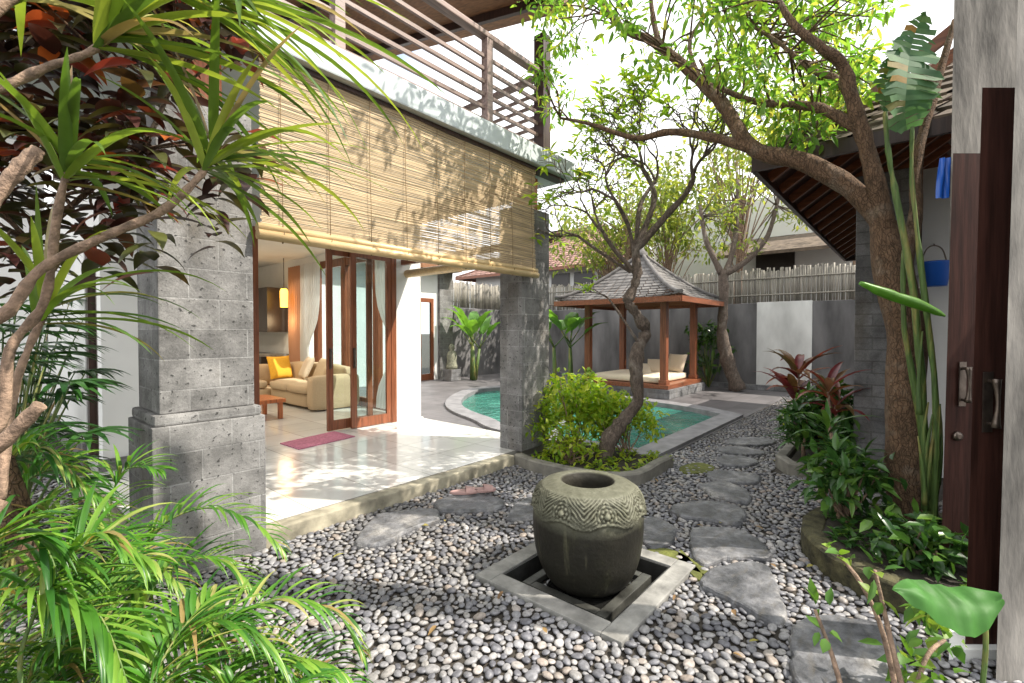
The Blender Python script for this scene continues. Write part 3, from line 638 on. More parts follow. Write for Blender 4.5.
for (px, py), lab in (((464, 493), 'left one of the two pink slippers on the oval stone'), ((482, 491), 'right one of the two pink slippers on the oval stone')):
    p = G(px, py, 0.03); s = thing('slipper', lab, 'slipper', p, 'pair of pink slippers')
    out = [Vector((math.cos(a)*0.13, math.sin(a)*(0.05 + 0.012*math.cos(a)), 0)) for a in np.linspace(0, 2*math.pi, 20, endpoint=False)]
    rm = Matrix.Rotation(R(-40), 3, 'Z'); mb = MB(); mb.prism([tuple((p + rm @ q)[:2]) for q in out], 0.03, 0.055, 0.01); mb.build('sole', M['slipper'], s)
    mb = MB()
    for i in range(7):
        for j in range(4):
            a = math.pi*i/6; q = Vector((0.015 + j*0.028, 0.062*math.cos(a)*(1-j*0.06), 0.015 + 0.05*math.sin(a)*(1-j*0.12))); mb.v.append(p + rm @ q)
    for i in range(6):
        for j in range(3): k = i*4+j; mb.face((k, k+1, k+5, k+4), True)
    mb.build('strap', M['slipper'], s)

# ------------------------------------------------------------------ fountain basin and jar
fb = thing('fountain_basin', 'sunken square stone basin with dark water around the carved jar', 'fountain basin', (2.55, 1.55, 0))
def ring(mb, x0, x1, y0, y1, w, z0, z1, b=0.006):
    mb.box(x0, x1, y0, y0+w, z0, z1, bev=b); mb.box(x0, x1, y1-w, y1, z0, z1, bev=b)
    mb.box(x0, x0+w, y0+w+0.002, y1-w-0.002, z0, z1, bev=b); mb.box(x1-w, x1, y0+w+0.002, y1-w-0.002, z0, z1, bev=b)
mb = MB(); ring(mb, BX0, BX1, BY0, BY1, 0.115, -0.14, 0.012); mb.build('outer_frame', M['concrete'], fb)
mb = MB(); ring(mb, BX0+0.205, BX1-0.205, BY0+0.205, BY1-0.205, 0.06, -0.2, -0.045); mb.build('inner_frame', M['wetkerb'], fb)
mb = MB(); mb.box(BX0, BX1, BY0, BY1, -0.3, -0.145); ring(mb, BX0+0.117, BX1-0.117, BY0+0.117, BY1-0.117, 0.012, -0.144, 0.002, 0.002); mb.build('liner', M['blackstone'], fb)
mb = MB(); mb.add([(BX0+0.27, BY0+0.27, -0.07), (BX1-0.27, BY0+0.27, -0.07), (BX1-0.27, BY1-0.27, -0.07), (BX0+0.27, BY1-0.27, -0.07)], [(0, 1, 2, 3)]); mb.build('water', M['darkwater'], fb)
def jarmat():
    m, nt, b = newmat('carved_jar_stone'); tc = nt.nodes.new('ShaderNodeTexCoord'); sx = nt.nodes.new('ShaderNodeSeparateXYZ'); nt.links.new(tc.outputs['Object'], sx.inputs[0])
    n1 = noise_tex(nt, tc.outputs['Object'], 6, 6); n2 = noise_tex(nt, tc.outputs['Object'], 30, 5)
    vs = objco(nt, (9, 9, 0.8)); n3 = noise_tex(nt, vs, 1.6, 5)
    body = mixc(nt, n1, (0.004, 0.0038, 0.003), (0.022, 0.020, 0.013)); 
    body = mixc(nt, ramp(nt, n3, [(0.60, (0, 0, 0)), (0.74, (0.6,)*3)]), body, (0.11, 0.105, 0.065))
    band = mixc(nt, n2, (0.06, 0.06, 0.038), (0.20, 0.20, 0.15))
    ad = nt.nodes.new('ShaderNodeMath'); ad.operation = 'MULTIPLY_ADD'; nt.links.new(n1, ad.inputs[0]); ad.inputs[1].default_value = 0.06; nt.links.new(sx.outputs[2], ad.inputs[2])
    f = ramp(nt, ad.outputs[0], [(0.43, (0, 0, 0)), (0.53, (1, 1, 1))])
    col = mixc(nt, f, body, band)
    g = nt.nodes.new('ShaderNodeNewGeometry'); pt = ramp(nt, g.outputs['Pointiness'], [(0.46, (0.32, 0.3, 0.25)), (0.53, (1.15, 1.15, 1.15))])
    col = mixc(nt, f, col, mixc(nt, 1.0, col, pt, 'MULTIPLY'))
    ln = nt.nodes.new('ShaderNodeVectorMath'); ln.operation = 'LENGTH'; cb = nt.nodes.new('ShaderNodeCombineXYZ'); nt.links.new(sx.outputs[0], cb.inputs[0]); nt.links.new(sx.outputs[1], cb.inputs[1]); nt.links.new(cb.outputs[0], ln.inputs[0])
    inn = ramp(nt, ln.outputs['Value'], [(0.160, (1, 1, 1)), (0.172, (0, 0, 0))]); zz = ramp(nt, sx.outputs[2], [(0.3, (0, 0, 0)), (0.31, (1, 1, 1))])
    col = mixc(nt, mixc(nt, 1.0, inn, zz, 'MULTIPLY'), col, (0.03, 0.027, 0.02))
    n5 = noise_tex(nt, tc.outputs['Object'], 3.5, 8, 0.7); col = mixc(nt, ramp(nt, n5, [(0.54, (0, 0, 0)), (0.70, (0.35,)*3)]), col, (0.06, 0.065, 0.025))
    nt.links.new(col, b.inputs['Base Color']); b.inputs['Roughness'].default_value = 0.6; b.inputs['Specular IOR Level'].default_value = 0.3; bump(nt, b, n2, 0.5, 0.01); return m
prof0 = [(0.0, 0.0), (0.19, 0.0), (0.240, 0.025), (0.280, 0.08), (0.312, 0.16), (0.331, 0.255), (0.341, 0.35), (0.342, 0.44), (0.335, 0.505), (0.316, 0.56), (0.282, 0.603), (0.235, 0.626), (0.20, 0.634), (0.168, 0.632), (0.156, 0.615), (0.15, 0.57), (0.17, 0.45), (0.2, 0.3)]
pc = cr([(r, 0, z) for r, z in prof0], 9); prof = [(max(0, p.x), p.z) for p in pc]
def jdisp(a, r, z, i):
    if i > 9*12: return 0
    d = 0.004*noise.noise(Vector((math.cos(a)*3, math.sin(a)*3, z*6)))
    N = 8; rep = 2*math.pi/N; ph = (a + 0.3) % rep - rep/2; x = ph*0.33; zc = 0.525; y = (z-zc)*1.0
    if z > 0.44 and i < 9*12:
        rr = math.hypot(x, y*1.05); th = math.atan2(y, x); e = 0.0
        if rr < 0.022: e = 0.012*(1-(rr/0.022)**2)+0.004
        elif rr < 0.062: e = 0.010*abs(math.sin((rr-0.022)*math.pi/0.020))*(0.65+0.35*math.cos(th*8 + (rr > 0.042)*3.1))
        else: e = 0.010*abs(math.sin((abs(x)-0.02+0.9*math.copysign(abs(y)**1.3*3, y))*math.pi/0.026))
        e *= 1.5 + 0.5*noise.noise(Vector((a*9, z*40, 3)))
        if z > 0.588: e *= max(0, 1-(z-0.588)/0.02)
        edge = 0.468 + 0.016*math.cos(ph*N)
        if z < edge: e *= max(0, 1-(edge-z)/0.01)
        d += e
        if abs(z-edge) < 0.010: d += 0.009*(1-abs(z-edge)/0.010)
        if 0.600 < z < 0.618 and r > 0.2: d += 0.006*math.sin((z-0.600)/0.018*math.pi)
    return d
mb = MB(); mb.lathe(prof, 360, (2.555, 1.56, -0.055), jdisp); jar = mb.build('carved_jar', jarmat())
tag(jar, 'dark round stone water jar with pale carved rosettes around its shoulder', 'jar')

# ------------------------------------------------------------------ planters, kerbs
def kerb_path(pts, w, z0, z1):
    pts = [Vector((p[0], p[1], 0)) for p in pts]; mb = MB(); n = len(pts); L = []; Rr = []
    for i, p in enumerate(pts):
        d = (pts[min(i+1, n-1)]-pts[max(i-1, 0)]).normalized(); s = Vector((-d.y, d.x, 0)); k = w/2*(1+0.15*noise.noise(p*3)); L.append(p+s*k); Rr.append(p-s*k)
    b = 0.015
    rings = []
    for i in range(n):
        l, r = L[i], Rr[i]; d = (r-l).normalized(); h = z1 + 0.012*noise.noise(pts[i]*4)
        rings.append([(l.x, l.y, z0), (l.x, l.y, h-b), (l.x+d.x*b, l.y+d.y*b, h), (r.x-d.x*b, r.y-d.y*b, h), (r.x, r.y, h-b), (r.x, r.y, z0)])
    vs = [q for rg in rings for q in rg]; fs = []
    for i in range(n-1):
        for k in range(5): fs.append((i*6+k, i*6+k+1, (i+1)*6+k+1, (i+1)*6+k))
    fs += [tuple(range(6)), tuple(range((n-1)*6, n*6))[::-1]]
    mb.add(vs, fs); return mb
plc = thing('planter', 'low curved stone planter between veranda and pool with the gnarled tree', 'planter', (4.7, 2.8, 0))
PK = cr([(4.14, 3.44, 0), (4.06, 3.1, 0), (4.04, 2.7, 0), (4.12, 2.35, 0), (4.3, 2.14, 0), (4.6, 2.1, 0), (5.2, 2.12, 0)], 5)
kerb_path([(p.x, p.y) for p in PK], 0.11, -0.05, 0.12).build('kerb', M['kerb'], plc)
SOILP = [(4.1, 3.44), (4.1, 2.5), (4.3, 2.2), (4.6, 2.15), (5.22, 2.15), (5.22, 3.44)]
mb = MB(); mb.prism(SOILP, -0.1, 0.06); mb.build('soil', M['soil'], plc)
rp = thing('planter', 'round mossy stone planter around the big leaning tree by the gate', 'planter', (4.35, -0.15, 0))
RC = Vector((4.05, -0.18, 0)); RRAD = 0.74
arc = [RC + Vector((math.cos(a), math.sin(a), 0))*RRAD for a in np.linspace(R(0), R(250), 30)]
kerb_path([(p.x + 0.04*noise.noise(p*5), p.y + 0.04*noise.noise(p*5+Vector((9, 0, 0)))) for p in arc], 0.15, -0.05, 0.13).build('kerb', M['mosskerb'], rp)
mb = MB(); mb.prism([tuple((RC + Vector((math.cos(a), math.sin(a), 0))*(RRAD-0.05))[:2]) for a in np.linspace(0, 2*math.pi, 24, endpoint=False)], -0.1, 0.12); mb.build('soil', M['soil'], rp)
bp = thing('planter', 'low stone kerbed bed with red leaved plants beside the grey pillar', 'planter', (7.2, 0.6, 0))
kerb_path([(5.7, 0.35), (5.75, 1.0), (6.0, 1.15), (7.0, 1.18), (8.2, 1.18), (8.25, 0.3)], 0.12, -0.05, 0.12).build('kerb', M['kerb'], bp)
mb = MB(); mb.prism([(5.75, 0.2), (5.75, 1.05), (8.2, 1.15), (8.2, 0.2)], -0.1, 0.08); mb.build('soil', M['soil'], bp)
# moss patches between the stones
for poly, lab in ((z7([(760, 320), (830, 312), (905, 345), (945, 380), (900, 372), (850, 345)]), 'yellow green moss strip at the right corner of the basin'),
                  (z8([(0, 192), (40, 182), (78, 192), (60, 204), (10, 205)]), 'yellow green moss patch next to the pool coping'),
                  (z8([(0, 375), (25, 400), (50, 430), (45, 445), (20, 425), (-5, 400)]), 'moss streak between basin and pointed stepping stone')):
    fine = smooth_closed([(p.x, p.y) for p in poly], 4); mb = MB(); mb.prism([(p.x, p.y) for p in fine], -0.024, 0.003, 0.006)
    o = mb.build('moss', M['moss']); tag(o, lab, 'moss', None, 'stuff')

# ------------------------------------------------------------------ pebbles: one bed of loose river stones
def inside(poly, x, y):
    c = False; n = len(poly); j = n-1
    for i in range(n):
        xi, yi = poly[i][0], poly[i][1]; xj, yj = poly[j][0], poly[j][1]
        if (yi > y) != (yj > y) and x < (xj-xi)*(y-yi)/(yj-yi)+xi: c = not c
        j = i
    return c
PKpoly = [(p.x, p.y) for p in PK] + [(5.3, 3.5), (4.14, 3.5)]
boxes_s = [(min(p.x for p in s), max(p.x for p in s), min(p.y for p in s), max(p.y for p in s)) for s in SPOLY]
def free(x, y):
    if BX0-0.005 < x < BX1+0.005 and BY0-0.005 < y < BY1+0.005: return False
    if x > 0.70 and y > 3.46: return False
    if x > 0.68 and x < 1.42 and y > 3.4: return False
    if x > 4.9 and y > 2.28: return False
    if x > 3.98 and inside(PKpoly, x, y): return False
    if math.hypot(x-RC.x, y-RC.y) < RRAD+0.08: return False
    if 5.68 < x < 8.3 and y < 1.2: return False
    for s, b in zip(SPOLY, boxes_s):
        if b[0] < x < b[1] and b[2] < y < b[3]:
            cx_, cy_ = (b[0]+b[1])/2, (b[2]+b[3])/2; k_ = 1.05 + 0.06*noise.noise(Vector((x*5, y*5, 1)))
            if inside(s, cx_+(x-cx_)*k_, cy_+(y-cy_)*k_): return False
    return True
prng = random.Random(3); cells = {}; pts = []; CS = 0.058
def try_add(x, y, r, k):
    ci, cj = int(x//CS), int(y//CS)
    for a in (-1, 0, 1):
        for b in (-1, 0, 1):
            for (qx, qy, qr) in cells.get((ci+a, cj+b), ()):
                if (qx-x)**2+(qy-y)**2 < (k*(qr+r))**2: return
    cells.setdefault((ci, cj), []).append((x, y, r)); pts.append((x, y, r))
def cand(x, y):
    q = proj((x, y, 0)); 
    return q and -160 < q[0] < 1180 and q[1] < 860
for rad, tries, k in (((0.023, 0.028), 9000, 0.98), ((0.0175, 0.022), 130000, 0.97), ((0.013, 0.016), 200000, 0.97), ((0.009, 0.011), 90000, 0.98)):
    for _ in range(tries):
        if prng.random() < 0.62: x = prng.uniform(0.1, 5.5); y = prng.uniform(-0.6, 3.5) if prng.random() < 0.9 else prng.uniform(3.4, 7)
        else: x = prng.uniform(5.5, 13.6); y = prng.uniform(-0.2, 2.3)
        if x > 4.5 and y > 3.5: continue
        if y > 3.5 and x > 0.7: continue
        if not cand(x, y) or not free(x, y): continue
        try_add(x, y, prng.uniform(*rad), k)
def ico(sub):
    bm = bmesh.new(); bmesh.ops.create_icosphere(bm, subdivisions=sub, radius=1); bm.verts.index_update()
    v = np.array([list(q.co) for q in bm.verts]); f = np.array([[q.index for q in fc.verts] for fc in bm.faces]); bm.free(); return v, f
icos = {1: ico(1), 2: ico(2), 3: ico(3)}
VV = []; FF = []; nv = 0
for (x, y, r) in pts:
    t = x*FW.x + y*FW.y; v, f = icos[3 if t < 2.6 else (2 if t < 6 else 1)]
    st = prng.uniform(1.0, 1.28); fl = prng.uniform(0.42, 0.6); an = prng.uniform(0, 6.28)
    q = v.copy(); ph = prng.uniform(0, 6.28)
    q *= (1 + 0.09*np.sin(2.3*v[:, [0]]+ph) + 0.08*np.cos(2.7*v[:, [1]]+ph*2))
    q = q * np.array([r*st*1.02, r*1.02/st**0.6, r*fl])
    ca, sa = math.cos(an), math.sin(an); tx, ty = prng.gauss(0, 0.12), prng.gauss(0, 0.12)
    zz = q[:, 2] + q[:, 0]*tx + q[:, 1]*ty
    VV.append(np.stack([q[:, 0]*ca - q[:, 1]*sa + x, q[:, 0]*sa + q[:, 1]*ca + y, zz - 0.022 + r*fl*0.75 + prng.uniform(0, 0.006)], 1)); FF.append(f + nv); nv += len(v)
VV = np.concatenate(VV); FF = np.concatenate(FF)
me = bpy.data.meshes.new('pebbles'); me.vertices.add(len(VV)); me.vertices.foreach_set('co', VV.astype(np.float32).ravel())
me.loops.add(len(FF)*3); me.loops.foreach_set('vertex_index', FF.astype(np.int32).ravel())
me.polygons.add(len(FF)); me.polygons.foreach_set('loop_start', np.arange(0, len(FF)*3, 3, dtype=np.int32)); me.polygons.foreach_set('use_smooth', np.ones(len(FF), bool))
me.update(calc_edges=True); me.materials.append(M['pebble']); o = bpy.data.objects.new('pebbles', me); COL.objects.link(o)
tag(o, 'bed of smooth grey and tan river pebbles covering the courtyard', 'pebbles', None, 'stuff')

fm = MB()
for k in range(70):
    x, y = U(0.8, 7), U(0.3, 3.3)
    if free(x, y): a = U(0, 6.28); fm.leaf(Vector((x, y, 0.012)), Vector((math.cos(a), math.sin(a), U(-.1, .25))), Vector((U(-.3, .3), U(-.3, .3), 1)), U(0.04, 0.09), U(0.015, 0.03))
M['dryleaf'] = leafmat('dry_leaf', [(0, (0.16, 0.09, 0.04)), (0.6, (0.28, 0.18, 0.07)), (1, (0.3, 0.28, 0.06))], 0.2, 0.7)
tag(fm.build('fallen_leaves', M['dryleaf']), 'small dry leaves fallen among the pebbles', 'leaves', None, 'stuff')
# ------------------------------------------------------------------ gazebo
gz = thing('gazebo', 'open wooden daybed gazebo with a curved grey shingle roof beyond the pool', 'gazebo', (11.43, 5.4, 0))
gx0, gx1, gy0, gy1 = 10.5, 12.36, 4.4, 6.4
vp('stone_base', M['darkblock'], [(gx0-0.22, gx1+0.22, gy0-0.22, gy1+0.22, -0.01, 0.2)], gz)
vp('platform', M['woodx'], [(gx0-0.16, gx1+0.16, gy0-0.16, gy1+0.16, 0.202, 0.30)], gz, 0.01)
for x in (gx0, gx1):
    for y in (gy0, gy1):
        p = vp('post', M['wood'], [(x-0.075, x+0.075, y-0.075, y+0.075, 0.302, 2.3)], gz, 0.012)
        vp('post_foot', M['woodx'], [(x-0.095, x+0.095, y-0.095, y+0.095, 0.301, 0.40)], p, 0.01)
vp('beam', M['woodx'], [(gx0-0.2, gx1+0.2, gy0-0.05, gy0+0.05, 2.302, 2.42)], gz); vp('beam', M['woodx'], [(gx0-0.2, gx1+0.2, gy1-0.05, gy1+0.05, 2.302, 2.42)], gz)
vp('beam', M['woody'], [(gx0-0.05, gx0+0.05, gy0+0.052, gy1-0.052, 2.302, 2.415)], gz); vp('beam', M['woody'], [(gx1-0.05, gx1+0.05, gy0+0.052, gy1-0.052, 2.302, 2.415)], gz)
def hip_roof(parent, x0, x1, y0, y1, ze, apexes, zt, rows, m, conc=1.5, lip=0.02, tilew=0.2, fascia=None, soff=None, flare=0.0):
    """stepped rows of single tiles rising from a rectangular eave to a ridge (apexes: two ridge ends)"""
    mb = MB(); cs = [Vector((x0, y0, 0)), Vector((x1, y0, 0)), Vector((x1, y1, 0)), Vector((x0, y1, 0))]; a0, a1 = [Vector((*a, 0)) for a in apexes]
    tops = [a0, a1, a1, a0]
    H = lambda u: ze + (zt-ze)*(u**conc)
    for s in range(4):
        e0, e1 = cs[s], cs[(s+1) % 4]; t0, t1 = tops[s], tops[(s+1) % 4]
        for k in range(rows):
            u0 = k/rows; u1 = (k+1.25)/rows; u1 = min(1, u1)
            A = e0.lerp(t0, u0); B = e1.lerp(t1, u0); C = e1.lerp(t1, u1); D = e0.lerp(t0, u1)
            n = max(1, int((B-A).length/tilew)); sh = 0.5*(k % 2)
            cuts = [0.0] + [(i+sh)/n for i in range(1 if sh == 0 else 0, n) if 0 < (i+sh)/n < 1] + [1.0]
            for i in range(len(cuts)-1):
                f0, f1 = cuts[i]+0.004, cuts[i+1]-0.004; j = rnd.uniform(-0.004, 0.004)
                fl = lambda f: flare*(abs(f-0.5)*2)**4*(1-u0)**3
                q = [A.lerp(B, f0), A.lerp(B, f1), D.lerp(C, f1), D.lerp(C, f0)]
                z = [H(u0)+lip+j+fl(f0), H(u0)+lip+j+fl(f1), H(u1)+j*0, H(u1)]
                vs = [(p.x, p.y, zz) for p, zz in zip(q, z)] + [(q[0].x, q[0].y, z[0]-lip*1.2), (q[1].x, q[1].y, z[1]-lip*1.2)]
                mb.add(vs, [(0, 1, 2, 3), (0, 4, 5, 1)])
    rf = mb.build('roof', m, parent)
    mb = MB()
    for s in range(4):
        pts = [Vector((*cs[s].lerp(tops[s], u)[:2], H(u)+lip+flare*(1-u)**3)) for u in np.linspace(0, 1, 12)]; mb.tube(pts, 0.05, 8)
    if (a1-a0).length > 0.1: mb.tube([(a0.x, a0.y, zt+lip), (a1.x, a1.y, zt+lip)], 0.06, 8)
    else: mb.lathe([(0.16, -0.06), (0.15, 0.02), (0.08, 0.08), (0.05, 0.14), (0, 0.16)], 14, (a0.x, a0.y, zt))
    mb.build('ridge_cap', m, rf)
    mb = MB()
    for s in range(4):
        A, B = cs[s], cs[(s+1) % 4]; mb.beam((A.x, A.y, ze-0.05), (B.x, B.y, ze-0.05), 0.045, 0.12)
    mb.build('fascia', fascia, rf)
    mb = MB(); n = 10      # underside boards
    for s in range(4):
        for k in range(n):
            u0, u1 = k/n, (k+1)/n; A = cs[s].lerp(tops[s], u0); B = cs[(s+1) % 4].lerp(tops[(s+1) % 4], u0); C = cs[(s+1) % 4].lerp(tops[(s+1) % 4], u1); D = cs[s].lerp(tops[s], u1)
            mb.add([(A.x, A.y, H(u0)-0.04), (B.x, B.y, H(u0)-0.04), (C.x, C.y, H(u1)-0.04), (D.x, D.y, H(u1)-0.04)], [(3, 2, 1, 0)])
    mb.build('soffit', soff, rf); return rf, H
hip_roof(gz, gx0-0.62, gx1+0.62, gy0-0.62, gy1+0.62, 2.26, [(11.43, 5.4), (11.43, 5.4)], 3.5, 15, M['shingle'], 1.35, 0.02, 0.2, M['woodx'], M['soffit'], 0.08)
mb = MB(); softbox(mb, gx0+0.0, gx1-0.1, gy0+0.12, gy1-0.12, 0.302, 0.47, 0.05, 0.01); tag(mb.build('mattress', M['mattress']), 'cream mattress on the gazebo platform', 'mattress')
cushion((12.1, 4.75, 0.70), 0.52, (0, R(-62), R(-10)), M['pillow'], 'large cream pillow leaning against the right rear gazebo post', 'pillows in the gazebo', 'pillow')
cushion((11.75, 5.15, 0.62), 0.45, (0, R(-50), R(15)), M['pillow'], 'middle cream pillow on the gazebo mattress', 'pillows in the gazebo', 'pillow')
cushion((11.55, 5.45, 0.56), 0.5, (0, R(-20), R(25)), M['mattress'], 'flat lying cream pillow leftmost on the gazebo mattress', 'pillows in the gazebo', 'pillow')

# ------------------------------------------------------------------ boundary walls and fences
bw = thing('boundary_wall', 'tall dark grey garden wall behind the gazebo with a white panel', 'wall', (13.8, 5, 0))
vp('wall', M['darkgrey'], [(13.7, 13.9, -3.0, 11.8, -0.1, 2.26)], bw)
vp('wall_panel', M['oldwhite'], [(13.66, 13.698, 1.98, 3.22, 0.05, 2.28)], bw)
vp('plinth', M['darkblock'], [(13.45, 13.698, -3, 11.8, -0.05, 0.12)], bw)
def cane_fence(name, a, b, z0, z1, label, gap=0.0):
    t = thing(name, label, 'fence', ((a[0]+b[0])/2, (a[1]+b[1])/2, z0)); a = Vector((*a, 0)); b = Vector((*b, 0)); L = (b-a).length; d = (b-a)/L; n = int(L/0.05); mb = MB()
    for i in range(n):
        p = a + d*(i*0.05+U(-0.008, 0.008)); h = z1 + U(-0.08, 0.04); mb.tube([(p.x, p.y, z0), (p.x+U(-.01, .01), p.y+U(-.01, .01), h)], U(0.018, 0.026), 6)
    mb.build('canes', M['bamboofence'], t)
    for z in (z0+0.2, z1-0.25):
        mb = MB(); mb.tube([(a.x-d.y*0.03, a.y+d.x*0.03, z), (b.x-d.y*0.03, b.y+d.x*0.03, z)], 0.02, 6); mb.build('rail', M['bamboofence'], t)
cane_fence('bamboo_fence', (13.8, -3), (13.8, 11.7), 2.27, 3.15, 'weathered bamboo cane fence on top of the dark wall behind the gazebo')
wing = thing('guest_wing', 'far wing with a wooden glazed door and rough stone pilaster beside the pool', 'house', (9.5, 11.7, 0))
vp('wall', M['darkgrey'], [(10.500, 13.68, 11.6, 11.8, -0.1, 2.3)], wing)
vp('wall', M['white'], [(5.2, 9.170, 11.6, 11.8, -0.1, 3.4), (9.770, 9.950, 11.602, 11.798, -0.1, 3.4), (9.170, 9.770, 11.603, 11.797, 2.55, 3.4)], wing)
vp('stone_pilaster', M['column'], [(9.952, 10.500, 11.5, 11.8, -0.05, 3.4)], wing)
d = vp('door', M['wood'], [(9.170, 9.270, 11.58, 11.66, 0, 2.549), (9.670, 9.768, 11.58, 11.66, 0, 2.549), (9.270, 9.670, 11.585, 11.655, 2.42, 2.549), (9.270, 9.670, 11.585, 11.655, 0, 0.2)], wing)
vp('glass', M['glass'], [(9.270, 9.670, 11.61, 11.62, 0.2, 2.42)], d)
vp('room_wall', M['white'], [(5.2, 10.45, 14, 14.1, 0, 3.4)], wing)
vp('roof', M['soffit'], [(5.15, 10.53, 11.1, 14.1, 3.405, 3.55)], wing)
cane_fence('bamboo_fence', (10.55, 11.7), (13.6, 11.7), 2.31, 3.2, 'bamboo cane fence seen beyond the pool between the two stone columns')
st = thing('garden_statue', 'small mossy stone statue beside the pool in front of the far stone pilaster', 'statue', (9.9, 10.9, 0))
vp('pedestal', M['darkblock'], [(9.75, 10.15, 10.75, 11.15, 0, 0.35)], st, 0.01)
mb = MB(); mb.lathe([(0.0, 0.352), (0.17, 0.352), (0.18, 0.45), (0.13, 0.6), (0.16, 0.75), (0.12, 0.88), (0.06, 0.93), (0.09, 1.0), (0.09, 1.06), (0.05, 1.12), (0.0, 1.16)], 18, (9.95, 10.95, 0), lambda a, r, z, i: 0.02*noise.noise(Vector((math.cos(a)*3, math.sin(a)*3, z*9)))); mb.build('figure', M['statue'], st)
gw = MB(); gw.box(-3.6, 0.93, 10.4, 10.6, -0.1, 5.5); tag(gw.build('garden_wall', M['white']), 'white wall closing the narrow side passage left of the villa', 'wall')

# ------------------------------------------------------------------ right-hand pavilion
pv = thing('pavilion', 'tiled roof pavilion with grey stone pillar behind the leaning tree', 'pavilion', (8, -1.2, 0))
vp('stone_pillar', M['darkblock'], [(6.05, 6.55, 0.0, 0.5, -0.05, 3.1)], pv, 0.01)
vp('wall', M['white'], [(6.6, 6.75, -4, -0.02, 2.0, 3.2), (6.6, 6.75, -4, -1.2, 0.0, 2.0), (6.57, 6.75, -0.28, -0.02, 0, 2.0)], pv)
w = vp('window', M['woody'], [(6.55, 6.62, -1.2, -0.3, 1.93, 1.999), (6.55, 6.62, -1.2, -1.12, 0.7, 1.93), (6.55, 6.62, -0.38, -0.3, 0.7, 1.93), (6.55, 6.62, -1.2, -0.3, 0.6, 0.699)], pv)
vp('glass', M['glass'], [(6.58, 6.59, -1.12, -0.38, 0.7, 1.93)], w)
vp('wall', M['darkgrey'], [(6.75, 12, -0.25, -0.05, 0, 3.1)], pv)
rf, Hh = hip_roof(pv, 4.85, 12.2, -4.2, 1.18, 3.1, [(7.4, -1.5), (9.6, -1.5)], 4.95, 16, M['oldtile'], 1.0, 0.035, 0.24, M['darkwood'], M['darkwood'])
for i in range(14):
    x = 5.3 + i*0.5; u = 1.0; yy = -0.6
    mb = MB(); mb.beam((x, 1.15, 3.03), (x, -0.3, 3.03+1.45/2.68*1.85), 0.05, 0.09); mb.build('rafter', M['woody'], rf)
for i in range(8):
    y = 0.8 - i*0.5
    mb = MB(); mb.beam((4.9, y, 3.03), (6.5, y, 3.03+1.6/2.55*1.85), 0.05, 0.09); mb.build('rafter', M['woodx'], rf)
bkt = thing('bucket', 'blue plastic bucket hung on a hook by the pavilion window behind the open gate', 'bucket', P(934, 290, 4.7)); c = P(934, 274, 4.7)
bk = MB(); bk.lathe([(0.0, -0.12), (0.1, -0.12), (0.13, 0.1), (0.14, 0.11), (0.13, 0.12), (0.1, 0.08), (0, -0.08)], 20, c); bk.build('pail', M['blue'], bkt)
bk = MB(); bk.tube(cr([c+RT*0.13+Vector((0, 0, .1)), c+RT*0.08+Vector((0, 0, .24)), c+Vector((0, 0, .28)), c-RT*0.08+Vector((0, 0, .24)), c-RT*0.13+Vector((0, 0, .1))], 5), 0.006, 6); bk.tube([c+Vector((0, 0, .28)), Vector((6.6, c.y, c.z+0.34))], 0.007, 6); bk.build('handle', M['metal'], bkt)
tw = MB(); c = P(944, 178, 3.15)
for j in range(13):
    for i in range(9):
        tw.v.append(c + RT*((i-4)*0.011*(0.7+0.03*j)) + FW*(0.012*math.sin(i*1.4+j*.2)) + Vector((0, 0, (6-j)*0.022)))
for j in range(12):
    for i in range(8): q = j*9+i; tw.face((q, q+1, q+10, q+9), True)
tag(tw.build('towel', M['blue']), 'blue cloth hanging at the edge of the concrete wall above the gate', 'towel')

